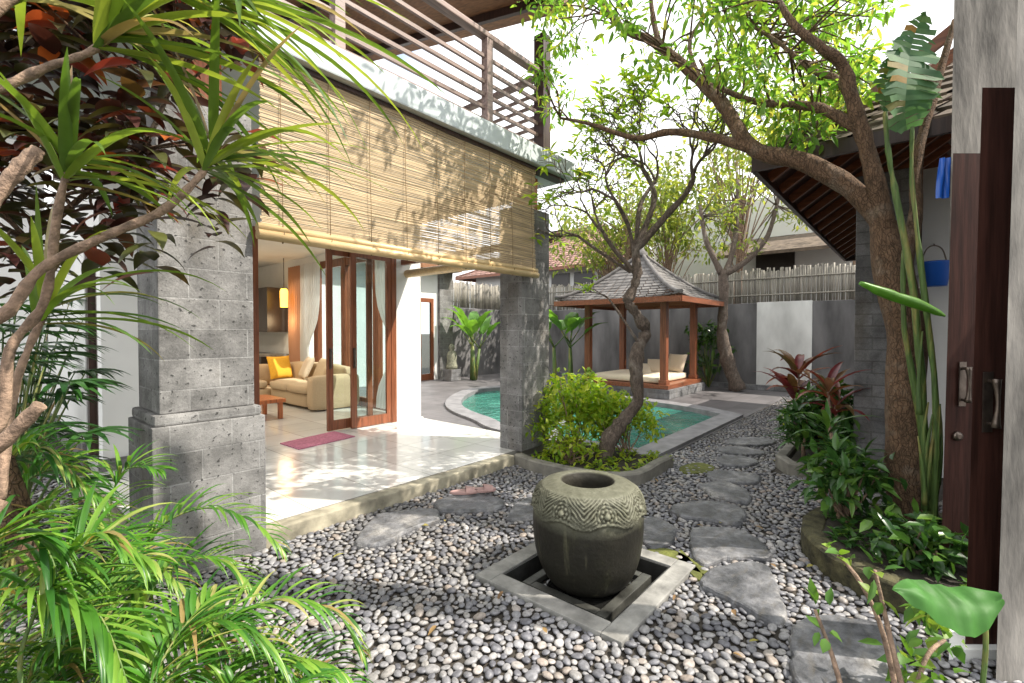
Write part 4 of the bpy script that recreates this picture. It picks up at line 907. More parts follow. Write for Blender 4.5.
# ------------------------------------------------------------------ gate and its concrete wall
def fbox(mb, px0, px1, t, th, z0, z1, lean=0.0, bev=0.006):
    """box whose face looks along -FW, given by its two sides at depth t"""
    a = P(px0, 332, t); b = P(px1, 332, t); a.z = b.z = 0
    vs = [a, b, b+b.normalized()*th, a+a.normalized()*th]; lo = [Vector((v.x, v.y, z0)) for v in vs]; hi = [Vector((v.x, v.y, z1)) + RT*lean for v in vs]
    mb.add(lo+hi, [(3,2,1,0),(4,5,6,7),(0,1,5,4),(1,2,6,5),(2,3,7,6),(3,0,4,7)])
gt = thing('gate', 'dark red brown double timber gate folded open against the concrete wall', 'gate', P(990, 332, 2.6) * 1)
gt.location.z = 0; OFF[gt.name] = Vector(gt.location)
for (a, b, t, hx, hy, lab) in ((945, 1020, 3.0, 962, 384, None), (971, 1040, 2.2, 987, 402, None)):
    mb = MB(); fbox(mb, a, b, t, 0.05, 0.02, 2.62, 0.03); lf = mb.build('gate_leaf', M['gatewood'], gt)
    p = P(hx, hy, t-0.005); mb = MB()
    for i, (dz, r) in enumerate(((0.10, 0.02), (-0.10, 0.02))):
        mb.tube([p+Vector((0, 0, dz)), p-FW*0.04+Vector((0, 0, dz*0.95))], 0.009, 6)
    mb.tube(cr([p-FW*0.04+Vector((0, 0, 0.11)), p-FW*0.05+Vector((0, 0, 0.0)), p-FW*0.04-Vector((0, 0, 0.11))], 4), [0.02, 0.016, 0.012, 0.009, 0.008, 0.009, 0.012, 0.016, 0.02], 10)
    a2 = p-RT*0.022; mb.add([q+Vector((0, 0, z)) for z in (-0.14, 0.14) for q in (a2, a2+RT*0.044, a2+RT*0.044-FW*0.006, a2-FW*0.006)], [(3,2,1,0),(4,5,6,7),(0,1,5,4),(1,2,6,5),(2,3,7,6),(3,0,4,7)])
    mb.build('handle', M['metal'], lf)
    if t > 2.5:
        p = P(957, 436, t-0.003); mb = MB(); mb.tube([p, p-FW*0.012, p-FW*0.02], [0.03, 0.028, 0.014], 14); mb.build('lock', M['metal'], lf)
cw = thing('concrete_wall', 'weathered board marked concrete gate wall at the right edge', 'wall', (3.4, -0.7, 0))
mb = MB(); fbox(mb, 948, 1150, 3.12, 0.22, -0.05, 6.0, 0.0); mb.build('pier', M['boardmark'], cw)
mb = MB(); fbox(mb, 1003, 1200, 2.02, 0.14, -0.05, 6.0, 0.07); mb.build('pier', M['boardmark'], cw)
mb = MB(); fbox(mb, 955, 1150, 2.16, 1.2, -0.05, 0.035, 0); mb.build('threshold', M['white'], cw)

# ------------------------------------------------------------------ background buildings
nh = thing('neighbour_house', 'white house with a red tiled roof beyond the wall behind the veranda column', 'house', (20, 13, 0))
vp('wall', M['farwhite'], [(17.6, 24, 8.8, 17.5, -0.5, 4.3)], nh)
for y in (9.3, 10.5, 11.7, 12.9): vp('window', M['kitchen'], [(17.55, 17.598, y, y+0.95, 3.5, 4.1)], nh)
hip_roof(nh, 16.9, 24.8, 8.0, 18.3, 4.3, [(20.3, 11.5), (20.3, 15)], 6.6, 18, M['redtile'], 1.05, 0.04, 0.35, M['woody'], M['darkwood'])
wb = thing('white_building', 'plain white building with a dark lean-to roof behind the bamboo fence on the right', 'building', (19, 4, 0))
vp('wall', M['farwhite'], [(18.5, 23, 1.0, 8.2, -0.5, 6.2)], wb)
vp('window', M['kitchen'], [(18.45, 18.498, 3.2, 4.4, 3.6, 4.8)], wb)
mb = MB(); mb.add([(16.3, 0.2, 3.9), (16.3, 5.2, 3.9), (18.49, 5.2, 4.7), (18.49, 0.2, 4.7), (16.3, 0.2, 4.0), (16.3, 5.2, 4.0), (18.49, 5.2, 4.8), (18.49, 0.2, 4.8)], [(3,2,1,0),(4,5,6,7),(0,1,5,4),(1,2,6,5),(2,3,7,6),(3,0,4,7)]); mb.build('lean_to_roof', M['oldtile'], wb)
for y in (0.4, 5.0): vp('post', M['farwhite'], [(16.35, 16.5, y, y+0.15, -0.5, 3.899)], wb)

# ------------------------------------------------------------------ trees
def rdir(): 
    while True:
        v = Vector((U(-1, 1), U(-1, 1), U(-1, 1)))
        if 0.05 < v.length < 1: return v.normalized()
def leaf_cluster(mb, c, rad, n, L, w, flat=0.7, droop=0.25):
    for _ in range(n):
        d = rdir(); p = c + Vector((d.x, d.y, d.z*flat))*rad*(rnd.random()**0.5)
        ld = (d*0.7 + rdir()*0.8 + Vector((0, 0, -droop))); nn = Vector((U(-.7, .7), U(-.7, .7), 1))
        mb.leaf(p, ld, nn, L*U(0.6, 1.25), w*U(0.7, 1.2))
def rosette(mb, c, n, L, w, d=Vector((0, 0, 1))):
    for i in range(n):
        a = 2.4*i + U(-.3, .3); o = Vector((math.cos(a), math.sin(a), U(-0.5, 0.9)))
        mb.leaf(c, (o + d*0.4), Vector((0, 0, 1)) + rdir()*0.3, L*U(0.7, 1.2), w*U(0.8, 1.2))

# leaning tree over the courtyard
tr = thing('tree', 'big leaning tree beside the gate whose long bough arches over the path', 'tree', P(910, 560, 3.4))
tr.location.z = 0.1; OFF[tr.name] = Vector(tr.location)
tm = MB()
def bough(pts, r0, r1, n=10, seg=5, wob=0.25):
    q = cr([P(*p) for p in pts], seg); tm.tube(q, lerp_list([r0, (r0*0.62+r1*0.38), r1], len(q)), n, wob); return q
BR = []
b0 = P(912, 600, 3.42); b0.z = -0.02
q = cr([b0, P(910, 540, 3.42), P(908, 470, 3.42), P(905, 400, 3.42), P(906, 330, 3.45), P(895, 270, 3.5), P(884, 225, 3.55)], 6); tm.tube(q, lerp_list([0.16, 0.135, 0.125, 0.115, 0.11, 0.1], len(q)), 18, 0.35)
BR += bough([(888, 240, 3.53), (868, 204, 3.6), (835, 178, 3.7), (800, 161, 3.8), (762, 153, 3.95), (742, 136, 4.05), (722, 104, 4.2), (692, 73, 4.4), (655, 43, 4.6), (620, 26, 4.8), (598, -8, 5.0)], 0.078, 0.03, 12)
BR += bough([(748, 148, 4.0), (715, 138, 4.2), (670, 132, 4.5), (635, 138, 4.7), (590, 124, 4.9), (560, 118, 5.1)], 0.042, 0.012)
BR += bough([(890, 250, 3.52), (878, 190, 3.5), (866, 145, 3.5), (852, 100, 3.5), (843, 66, 3.5), (818, 45, 3.5), (790, 20, 3.6), (770, -20, 3.7)], 0.062, 0.016)
BR += bough([(862, 130, 3.5), (820, 108, 3.7), (785, 105, 3.9), (750, 100, 4.1), (715, 84, 4.3), (700, 60, 4.5)], 0.042, 0.012)
BR += bough([(858, 120, 3.5), (838, 80, 3.8), (812, 70, 4.0), (775, 40, 4.3), (740, 20, 4.6)], 0.03, 0.01)
bough([(898, 285, 3.48), (915, 220, 3.5), (917, 160, 3.6), (935, 90, 3.7), (955, 20, 3.8)], 0.05, 0.02)
BR += bough([(660, 48, 4.6), (652, 10, 4.7), (648, -40, 4.8)], 0.03, 0.012)
BR += bough([(700, 80, 4.35), (690, 40, 4.7), (720, 0, 5.0)], 0.025, 0.01)
cm = MB()
def scatter(poly_pts, n, t0, t1, rad, nl, L, w, mbl, mbt=None, branches=None, maxd=1.6):
    xs = [p[0] for p in poly_pts]; ys = [p[1] for p in poly_pts]; k = 0; it = 0
    while k < n and it < 20000:
        it += 1; x = U(min(xs), max(xs)); y = U(min(ys), max(ys))
        if not inside(poly_pts, x, y): continue
        c = P(x, y, U(t0, t1)); k += 1
        if branches is not None:
            b = min(branches, key=lambda q: (q-c).length_squared); L_ = (b-c).length
            if L_ > maxd: c = b + (c-b)*(maxd/L_)*U(.6, 1)
            mid = b.lerp(c, 0.5) + rdir()*0.1*L_ + Vector((0, 0, 0.06)); mbt.tube(cr([b, mid, c], 3), lerp_list([0.011, 0.004], 7), 5, 0, False)
        leaf_cluster(mbl, c, rad*U(0.6, 1.25), int(nl*U(0.7, 1.3)), L, w)
scatter([(530, -40), (540, 40), (600, 40), (650, 60), (710, 80), (745, 125), (790, 150), (850, 120), (900, 60), (900, -40)], 100, 3.6, 5.6, 0.22, 28, 0.11, 0.036, cm, tm, BR)
scatter([(700, -40), (720, 90), (800, 130), (860, 110), (890, 40), (890, -40)], 46, 3.6, 5.6, 0.25, 30, 0.11, 0.036, cm, tm, BR)
scatter([(535, 0), (545, 120), (575, 140), (580, 60), (580, -20)], 14, 4.6, 5.4, 0.2, 34, 0.10, 0.03, cm, tm, BR)
scatter([(600, -260), (900, -260), (1000, -60), (640, -60)], 40, 3.4, 5.4, 0.3, 30, 0.11, 0.038, cm, tm, BR, 2.2)
tm.build('trunk', M['bark'], tr); cm.build('crown', M['canopy'], tr)

# gnarled frangipani in the planter
fr = thing('tree', 'gnarled twisting small tree with bare forked twigs rising from the planter behind the jar', 'tree', (4.67, 2.66, 0.06))
tm = MB(); lm = MB()
def T4(x, y): return (420 + x/2.276, 160 + y/2.276, 5.28)
base = [T4(420, 720), T4(428, 640), T4(470, 590), T4(494, 545), T4(490, 480), T4(497, 430), T4(517, 390), T4(492, 350), T4(474, 320), T4(492, 270), T4(490, 195)]
q = cr([P(*p) + FW*U(-0.06, 0.06) for p in base], 6); tm.tube(q, [0.092*(1-0.5*i/len(q))*(1+0.16*noise.noise(Vector((i*0.45, 0, 0)))) for i in range(len(q))], 14, 0.5)
def fork(p, d, r, L, lev):
    n = 4; pts = [p]; dd = d.copy()
    for i in range(n):
        dd = (dd + rdir()*0.28 + Vector((0, 0, 0.06))).normalized(); pts.append(pts[-1] + dd*L/n)
    tm.tube(cr(pts, 2), lerp_list([r, r*0.62], 2*n+1), 6 if lev > 1 else 8, 0.2)
    if lev >= 6 or r < 0.002:
        if rnd.random() < 0.45: rosette(lm, pts[-1], rnd.randint(2, 5), 0.12, 0.042, dd)
        return
    if lev >= 3 and rnd.random() < 0.25: rosette(lm, pts[2], 2, 0.11, 0.04, dd)
    for k in range(2 if rnd.random() < 0.65 else 3):
        sp = rdir(); sp = (sp - dd*sp.dot(dd)).normalized(); nd = (dd*0.85 + sp*U(0.45, 0.8)).normalized(); fork(pts[-1], nd, r*0.68, L*U(0.75, 0.95), lev+1)
def limb(pts, r0, r1, lev, L):
    q = cr([P(*p) for p in pts], 4); tm.tube(q, lerp_list([r0, r1], len(q)), 10, 0.35); d = (q-q if False else (q[-1]-q[-3])).normalized()
    for k in range(2):
        sp = rdir(); sp = (sp-d*sp.dot(d)).normalized(); fork(q[-1], (d*0.9+sp*0.5).normalized(), r1*0.85, L, lev)
    return q
limb([T4(490, 205), (665, 217, 5.2), (684, 196, 5.15), (693, 180, 5.1)], 0.042, 0.026, 2, 0.27)
limb([T4(492, 200), (653, 206, 5.35), (652, 186, 5.4), (642, 168, 5.4)], 0.036, 0.024, 1, 0.27)
limb([T4(492, 260), (613, 248, 5.2), (603, 232, 5.15)], 0.03, 0.02, 2, 0.27)
limb([T4(492, 215), (640, 206, 5.5), (655, 182, 5.7)], 0.03, 0.02, 1, 0.27)
limb([T4(480, 255), (600, 252, 5.4), (578, 236, 5.6)], 0.022, 0.016, 3, 0.24)
limb([T4(490, 230), (628, 225, 5.2), (615, 200, 5.0)], 0.026, 0.02, 2, 0.27)
limb([T4(500, 420), (612, 303, 5.2), (603, 295, 5.15)], 0.018, 0.008, 5, 0.12)
tm.build('trunk', M['greybark'], fr); lm.build('crown', M['frangi'], fr)

# trees beyond the wall
def far_tree(label, base, h, spread, n, m, L=0.22, t_h=0.35, name='tree', nl=44, bark='palebark'):
    t = thing(name, label, 'tree', base, 'trees beyond the garden wall'); tm = MB(); lm = MB(); b = Vector(base); top = b + Vector((U(-.3, .3), U(-.3, .3), h*0.6))
    q = cr([b, b.lerp(top, 0.5) + rdir()*0.2, top], 5); tm.tube(q, lerp_list([0.03*h**.7, 0.014*h**.7], len(q)), 8, 0.2)
    for i in range(n):
        d = rdir(); d.z = abs(d.z)*1.0 - 0.2; c = b + Vector((0, 0, h*(0.64))) + Vector((d.x*spread, d.y*spread, d.z*h*0.42))*(0.35+0.65*rnd.random())
        s = b.lerp(top, U(0.55, 1)); tm.tube(cr([s, s.lerp(c, 0.5)+Vector((0, 0, 0.2)), c], 3), lerp_list([0.022, 0.008], 7), 5, 0, False)
        leaf_cluster(lm, c, U(0.45, 0.8)*spread/2.2, nl, L, L*0.42)
    tm.build('trunk', M[bark], t); lm.build('crown', M[m], t); return t
far_tree('airy yellow green tree standing beyond the wall straight above the gazebo roof', (15.2, 6.4, -0.4), 7.4, 2.2, 36, 'farleaf', nl=34)
far_tree('tall light green tree beyond the wall between the gazebo and the pavilion', (15.4, 4.2, -0.4), 10.0, 2.3, 44, 'farleaf', nl=36)
far_tree('bushy tree beyond the wall close to the pavilion eave', (15.2, 1.2, -0.4), 9.6, 2.1, 36, 'farleaf', nl=36)
far_tree('tree growing behind the red roofed house', (26.5, 10.5, -0.4), 10.5, 3.2, 50, 'farleaf', 0.32)
far_tree('light feathery tree behind the dark wall left of the gazebo roof', (15.5, 8.6, -0.4), 7.0, 1.9, 30, 'farleaf', nl=34)
far_tree('wide pale green tree filling the gap between the veranda column and the gazebo roof', (14.9, 7.6, -0.4), 8.6, 2.8, 60, 'farleaf', nl=40)
far_tree('pale tree behind the white building', (27, 4.5, -0.4), 15, 4.2, 50, 'farleaf', 0.36)
# small tree beside the gazebo
gt2 = thing('tree', 'small bare trunked tree standing right of the gazebo against the dark wall', 'tree', (12.9, 3.45, 0)); tm = MB(); lm = MB()
q = cr([Vector((12.9, 3.45, 0)), P(727, 360, 12.2), P(722, 330, 12.2), P(724, 300, 12.2), P(722, 270, 12.2)], 5); tm.tube(q, lerp_list([0.2, 0.13, 0.1], len(q)), 10, 0.4)
for pts in ([(722, 275, 12.2), (706, 240, 12.3), (700, 205, 12.4)], [(722, 275, 12.2), (745, 262, 12.2), (768, 235, 12), (780, 190, 11.9)], [(723, 280, 12.2), (735, 240, 12.4), (738, 180, 12.5)]):
    q = cr([P(*p) for p in pts], 5); tm.tube(q, lerp_list([0.09, 0.04], len(q)), 8, 0.3)
    for k in range(9): c = q[rnd.randint(5, len(q)-1)] + rdir()*0.7; tm.tube([q[-3], c], [0.02, 0.008], 5); leaf_cluster(lm, c, 0.35, 18, 0.2, 0.07)
tm.build('trunk', M['greybark'], gt2); lm.build('crown', M['farleaf'], gt2)

# ------------------------------------------------------------------ banana plants and broad leaves
def big_leaf(mb, base, d, L, w, droop, ns=9):
    """banana leaf with a wavy torn edge"""
    p = Vector(base); d = Vector(d).normalized(); b = len(mb.v); st_ = L/ns; sd = d.cross(Vector((0, 0, 1)))
    if sd.length < 0.05: sd = RT.copy()
    for i in range(ns+1):
        u = i/ns; ww = w*(math.sin(math.pi*min(1, u**0.7*0.96+0.04))); sdd = (sd-d*sd.dot(d)).normalized(); nn = sdd.cross(d); e = U(-0.12, 0.12)
        mb.v += [p-sdd*ww*(0.5+e*0.5)+nn*ww*(0.12+e*0.5), p-sdd*ww*0.25+nn*ww*0.1, p.copy(), p+sdd*ww*0.25+nn*ww*0.1, p+sdd*ww*(0.5-e*0.4)+nn*ww*(0.12-e*0.5)]
        d = (d+Vector((0, 0, -1))*droop*(0.3+1.3*u)/ns).normalized(); p = p+d*st_
    for i in range(ns):
        for k in range(4): q = b+i*5+k; mb.face((q, q+1, q+6, q+5), True)
def banana(label, base, h, n, L, w, group='banana plants by the pool wall'):
    t = thing('banana_plant', label, 'banana plant', base, group); sm = MB(); lm = MB(); b = Vector(base)
    for s in range(3):
        bb = b + Vector((U(-.2, .2), U(-.2, .2), 0)); tp = bb + Vector((U(-.15, .15), U(-.15, .15), h*U(0.4, 0.6))); sm.tube([bb, bb.lerp(tp, .5), tp], [0.07, 0.055, 0.04], 8)
        for k in range(n):
            a = 2.4*k+U(0, 1)+s; d = Vector((math.cos(a), math.sin(a), U(0.9, 2.2))).normalized(); q = tp + d*h*0.22; sm.tube([tp, q], [0.02, 0.012], 5); big_leaf(lm, q, d, L*U(0.7, 1.1), w*U(0.8, 1.1), U(0.9, 1.6))
    sm.build('stem', M['greenstem'], t); lm.build('leaves', M['lightleaf'], t)
banana('banana plant with broad green leaves left of the gazebo behind the veranda column', (10.15, 6.95, 0), 2.2, 4, 0.95, 0.38)
banana('banana plant at the far end of the pool seen between pier and veranda column', (10.4, 10.6, 0), 2.3, 4, 1.0, 0.38)
far = thing('shrub', 'dark green shrub against the wall behind the right gazebo post', 'shrub', (13.2, 4.3, 0)); lm = MB(); sm = MB()
for k in range(16): c = Vector((13.25+U(-.2, .2), 4.3+U(-.5, .5), U(0.5, 1.6))); sm.tube([(13.25, 4.3, 0), c], [0.02, 0.008], 5); leaf_cluster(lm, c, 0.25, 16, 0.2, 0.09)
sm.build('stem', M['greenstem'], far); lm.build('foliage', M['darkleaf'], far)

# torn banana leaf with long stalks in front of the leaning tree
bt = thing('banana_plant', 'tall banana plant with long green stalks and one torn leaf beside the leaning tree', 'banana plant', P(925, 560, 3.2)); bt.location.z = 0.1; OFF[bt.name] = Vector(bt.location)
sm = MB()
for pts, r in (([(935, 560, 3.2), (928, 420, 3.2), (912, 300, 3.2), (900, 200, 3.2), (890, 150, 3.2), (884, 112, 3.2)], 0.022), ([(938, 560, 3.15), (932, 400, 3.15), (920, 280, 3.15), (914, 180, 3.15), (910, 128, 3.15)], 0.018), ([(930, 560, 3.25), (922, 430, 3.25), (906, 330, 3.25), (902, 250, 3.25)], 0.024)):
    q = cr([P(*p) + RT*U(-.015, .015) + FW*U(-.03, .03) for p in pts], 5); sm.tube(q, [x*(1+0.15*noise.noise(v*6)) for x, v in zip(lerp_list([r*1.3, r*0.5], len(q)), q)], 10, 0.5)
for k in range(9):
    a = P(U(918, 940), U(400, 520), U(3.12, 3.25)); lm0 = a + Vector((U(-.05, .05), U(-.05, .05), U(0.35, 0.7))); sm.tube(cr([a, a.lerp(lm0, .5)+rdir()*.02, lm0], 4), lerp_list([0.02, 0.004], 9), 7, 0.4)
sm.build('stalk', M['greenstem'], bt)
lm = MB()
def outline_leaf(mb, mid, half, jag=0.15):
    """leaf given by a midrib and half widths; each side is cut in strips"""
    mid = [Vector(m) for m in mid]; n = len(mid)
    for sgn in (-1, 1):
        for i in range(n-1):
            a, b = mid[i], mid[i+1]; d = (b-a).normalized(); sd = (RT*sgn - d*RT.dot(d)*sgn).normalized(); s = half[i]*(1+U(-jag, jag)); s2 = half[i+1]*(1+U(-jag, jag))
            gap = (b-a)*(0.10 if rnd.random() < 0.3 else -0.02); k = -FW*U(0.0, 0.06) + Vector((0, 0, -1))*U(0.1, 0.3)*s
            mb.add([a+gap, b-gap, b-gap+sd*s2*0.5-FW*0.012, a+gap+sd*s*0.5-FW*0.012, b-gap*2+sd*s2+k, a+gap*2+sd*s+k], [(0, 1, 2, 3), (3, 2, 4, 5)], True)
mid = cr([P(x, y, 3.15 + 0.05*math.sin(y*.05)) for x, y in ((907, 130), (905, 112), (906, 95), (907, 78), (909, 60), (912, 44), (917, 28), (924, 12))], 3)
outline_leaf(lm, mid, lerp_list([0.05, 0.13, 0.165, 0.16, 0.155, 0.13, 0.08, 0.01], len(mid)), 0.22)
mid = [P(x, y, 3.2) for x, y in ((884, 112), (886, 95), (888, 80), (890, 64), (893, 50))]
mid = cr(mid, 3); outline_leaf(lm, mid, lerp_list([0.03, 0.1, 0.11, 0.08, 0.01], len(mid)), 0.2)
lm.build('torn_leaf', M['oldbanana'], bt)
lm = MB(); q = cr([P(945, 316, 3.0), P(920, 305, 3.0), P(890, 295, 3.0), P(860, 283, 3.0)], 5)
lm.tube(q, lerp_list([0.006, 0.03, 0.034, 0.03, 0.012], len(q)), 8, 0.2); lm.build('furled_leaf', M['lightleaf'], bt)

# ------------------------------------------------------------------ bushes
def bush(name, label, base, rad, h, ncl, m, L, w, nl=22, group=None, stems=10, cat='shrub', clear=None):
    t = thing(name, label, cat, base, group); sm = MB(); lm = MB(); b = Vector(base)
    for i in range(ncl):
        a = U(0, 6.28); r = rad*math.sqrt(rnd.random()); hh = h*U(0.35, 1.0)*(1-0.35*(r/rad)**2); c = b + Vector((math.cos(a)*r, math.sin(a)*r, hh))
        if clear and c.dot(FW) < clear: continue
        if i < stems*2: sm.tube(cr([b+Vector((U(-.1, .1)*rad*2, U(-.1, .1)*rad*2, 0)), b.lerp(c, .5)+rdir()*0.04, c], 3), lerp_list([0.011, 0.004], 7), 5, 0, False)
        leaf_cluster(lm, c, 0.13, nl, L, w, 0.8, 0.0)
    sm.build('stem', M['palebark'], t); lm.build('foliage', m, t)
    return t
bush('shrub', 'bright lime green flowering bush in the planter right of the veranda column', (4.86, 3.12, 0.06), 0.52, 0.97, 155, M['bush'], 0.085, 0.045, 20, clear=5.5)
bush('shrub', 'lime green bush in the planter behind the gnarled trunk', (5.12, 2.6, 0.06), 0.36, 0.7, 80, M['bush'], 0.08, 0.042, 20, clear=5.5)
bush('shrub', 'low loose green plants at the foot of the veranda column', (4.4, 2.9, 0.06), 0.28, 0.45, 22, M['bush'], 0.08, 0.038, 18)
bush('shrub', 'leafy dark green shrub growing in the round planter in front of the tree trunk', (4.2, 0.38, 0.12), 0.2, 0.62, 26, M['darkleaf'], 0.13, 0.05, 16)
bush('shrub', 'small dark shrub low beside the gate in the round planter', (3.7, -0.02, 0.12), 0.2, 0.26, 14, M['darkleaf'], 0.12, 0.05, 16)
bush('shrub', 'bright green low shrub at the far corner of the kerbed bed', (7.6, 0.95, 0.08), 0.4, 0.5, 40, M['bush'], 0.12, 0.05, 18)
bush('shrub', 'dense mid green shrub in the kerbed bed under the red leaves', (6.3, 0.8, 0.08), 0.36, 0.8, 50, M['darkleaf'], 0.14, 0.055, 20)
def cover(name, poly, z, n, m, L, label):
    lm = MB(); xs = [p[0] for p in poly]; ys = [p[1] for p in poly]; k = 0
    while k < n:
        x, y = U(min(xs), max(xs)), U(min(ys), max(ys))
        if not inside(poly, x, y): continue
        k += 1; c = Vector((x, y, z))
        for q in range(rnd.randint(4, 7)):
            a = U(0, 6.28); lm.leaf(c + Vector((U(-.02, .02), U(-.02, .02), U(0, .05))), Vector((math.cos(a), math.sin(a), U(0.1, 1.1))), Vector((0, 0, 1)) + rdir()*.3, L*U(.6, 1.3), L*0.42)
    tag(lm.build(name, m), label, 'ground cover', None, 'stuff')
cover('ground_cover', [(p.x+0.05, p.y) for p in PK] + [(5.2, 3.4), (4.2, 3.4)], 0.06, 130, M['bush'], 0.07, 'low green seedlings over the soil of the planter behind the jar')
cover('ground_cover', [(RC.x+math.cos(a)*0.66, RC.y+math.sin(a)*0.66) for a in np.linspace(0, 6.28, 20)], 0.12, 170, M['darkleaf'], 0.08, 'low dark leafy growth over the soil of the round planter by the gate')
mbf = MB()
for px, py in ((563, 423), (556, 433)):
    c = P(px, py, 5.0)
    for k in range(3):
        for i in range(5):
            a = 1.2566*i; mbf.leaf(c + rdir()*0.03, Vector((math.cos(a), math.sin(a), 0.4)) - FW*0.4, Vector((0, 0, 1)), 0.03, 0.025)
fl = plain('white_petal', (0.8, 0.8, 0.76), 0.6, 0.05, 4, 0)
tag(mbf.build('flower', fl), 'few small white blossoms on the lime green bush', 'flowers')
def cordyline(label, base, hs, n, L, w, m, group='red leaved plants in the bed'):
    t = thing('cordyline', label, 'plant', base, group); sm = MB(); lm = MB(); b = Vector(base)
    for h in hs:
        tp = b + Vector((U(-.15, .15), U(-.15, .15), h)); sm.tube([b, b.lerp(tp, .5)+rdir()*0.02, tp], [0.02, 0.016, 0.012], 6)
        for k in range(n):
            a = 2.4*k+U(-.3, .3); d = Vector((math.cos(a), math.sin(a), U(0.3, 1.6))); lm.blade(tp-Vector((0, 0, 0.012*k)), d, L*U(0.75, 1.15), w, U(0.7, 1.6), 6, 0.18, 'lance')
    sm.build('stem', M['palebark'], t); lm.build('leaves', m, t)
cordyline('red and copper leaved cordyline leaning towards the path', (6.7, 1.0, 0.08), [0.7, 0.95, 0.5], 12, 0.58, 0.1, M['cordy'])
cordyline('bronze leaved plant close to the grey pillar', (5.95, 0.65, 0.08), [0.65, 0.85], 10, 0.42, 0.08, M['cordy'])
cordyline('green strap leaved plant filling the bed below the red cordyline', (6.1, 0.95, 0.08), [0.2, 0.3, 0.35], 14, 0.4, 0.06, M['darkleaf'], None)
cordyline('dark drooping leaved plant at the back of the round planter', (4.5, 0.42, 0.12), [0.45, 0.65], 14, 0.34, 0.045, M['darkleaf'], None)

# near right corner: young shoots and one broad leaf
sh = thing('seedling', 'bare young shoots with bright leaves over the large dark slate slab', 'plant', G(870, 700)); sm = MB(); lm = MB()
for pts in ([(905, 740, 1.75), (885, 640, 1.8), (862, 585, 1.85), (838, 555, 1.9)], [(850, 720, 1.8), (832, 655, 1.85), (815, 610, 1.9)], [(915, 740, 1.7), (893, 650, 1.72), (875, 570, 1.75)], [(905, 730, 1.7), (925, 660, 1.75), (945, 640, 1.8)]):
    q = cr([P(*p) for p in pts], 4); sm.tube(q, lerp_list([0.011, 0.006], len(q)), 6, 0.2)
    for k in range(2): leaf_cluster(lm, q[-1-k*2]+rdir()*0.03, 0.04, 4, 0.08, 0.036)
for k in range(8): leaf_cluster(lm, P(U(890, 960), U(590, 690), U(1.7, 2.1)), 0.07, 6, 0.09, 0.045)
sm.build('stem', M['palebark'], sh); lm.build('leaves', M['shoot'], sh)
blf = thing('taro_plant', 'single broad shiny heart shaped leaf on a stalk near the gate foot', 'plant', G(965, 730)); lm = MB(); sm = MB()
mid = cr([P(x, y, 1.65) for x, y in ((1003, 598), (985, 606), (970, 608), (955, 605), (935, 598), (915, 592), (893, 590))], 5); nm = len(mid)
nrm = (U3*0.75 - F3*0.65).normalized(); halfs = lerp_list([0.02, 0.07, 0.088, 0.085, 0.072, 0.045, 0.002], nm); b = len(lm.v)
for i, (m_, h_) in enumerate(zip(mid, halfs)):
    d = (mid[0]-mid[-1]).normalized(); s_ = nrm.cross(d).normalized()
    for k in range(-5, 6):
        u = k/5; q = m_ + s_*h_*u - d*abs(u)*h_*0.35 + nrm*(0.006*math.cos(i*1.05 + abs(u)*1.2) * min(1, abs(u)*3) - h_*0.28*u*u + 0.004*(k == 0)*-1 + 0.012*noise.noise(m_*14 + s_*u)); lm.v.append(q)
for i in range(nm-1):
    for k in range(10): q = b+i*11+k; lm.face((q, q+1, q+12, q+11), True)
lm.build('leaf', M['taro'], blf); sm.tube(cr([G(975, 740), P(985, 660, 1.66), P(985, 612, 1.655)], 5), 0.008, 6); sm.build('stalk', M['greenstem'], blf)

# ------------------------------------------------------------------ left foreground: strap-leaved branches
dr = thing('dracaena', 'bare pale branches ending in tufts of long arching strap leaves in the upper left foreground', 'plant', (-0.2, 1.8, 0)); sm = MB(); lm = MB()
def stick(pts, r0, r1):
    q = cr([P(*p) for p in pts], 6); rr = [x*(1+0.12*math.sin(i*2.1)) for i, x in enumerate(lerp_list([r0, r1], len(q)))]; sm.tube(q, rr, 10, 0.25); return q[-1], (q[-1]-q[-4]).normalized()
def tuft(c, d, n, L, w, bias, tmax=1.5, droop=(0.6, 1.7)):
    for i in range(n):
        a = 2.4*i; e = d.orthogonal().normalized(); o = Matrix.Rotation(a, 3, d) @ e; dd = d*U(0.15, 1.0) + o*U(0.6, 1.1) + Vector(bias)*U(0, 1)
        lm.blade(c - d*0.1*(i/n), dd, L*U(0.6, 1.15), w*U(0.8, 1.15), U(*droop), 10, 0.22, 'strap', U(-0.6, 0.6))
ends = []
ends.append(stick([(-60, 330, 1.35), (0, 318, 1.4), (40, 270, 1.45), (100, 238, 1.5), (160, 212, 1.55), (198, 178, 1.6), (215, 152, 1.65)], 0.018, 0.010))
ends.append(stick([(-50, 100, 1.3), (0, 88, 1.35), (50, 66, 1.4), (90, 52, 1.42), (118, 30, 1.45)], 0.016, 0.009))
ends.append(stick([(-60, 460, 1.3), (0, 425, 1.4), (10, 350, 1.45), (45, 300, 1.5), (58, 210, 1.5), (72, 155, 1.5)], 0.017, 0.010))
ends.append(stick([(0, 500, 1.4), (12, 400, 1.5), (30, 345, 1.55), (52, 300, 1.6)], 0.014, 0.009))
ends.append(stick([(-40, 240, 1.2), (0, 190, 1.25), (20, 168, 1.27), (38, 150, 1.3)], 0.022, 0.017))
ends.append(stick([(-30, 470, 1.2), (0, 445, 1.2), (40, 405, 1.22)], 0.02, 0.016))
R_ = RT; 
tuft(*ends[0], 26, 0.52, 0.028, R_*0.5)
tuft(*ends[1], 26, 0.66, 0.034, R_*0.9 + Vector((0, 0, 0.2)), droop=(0.5, 1.3))
tuft(*ends[2], 24, 0.54, 0.03, R_*0.5)
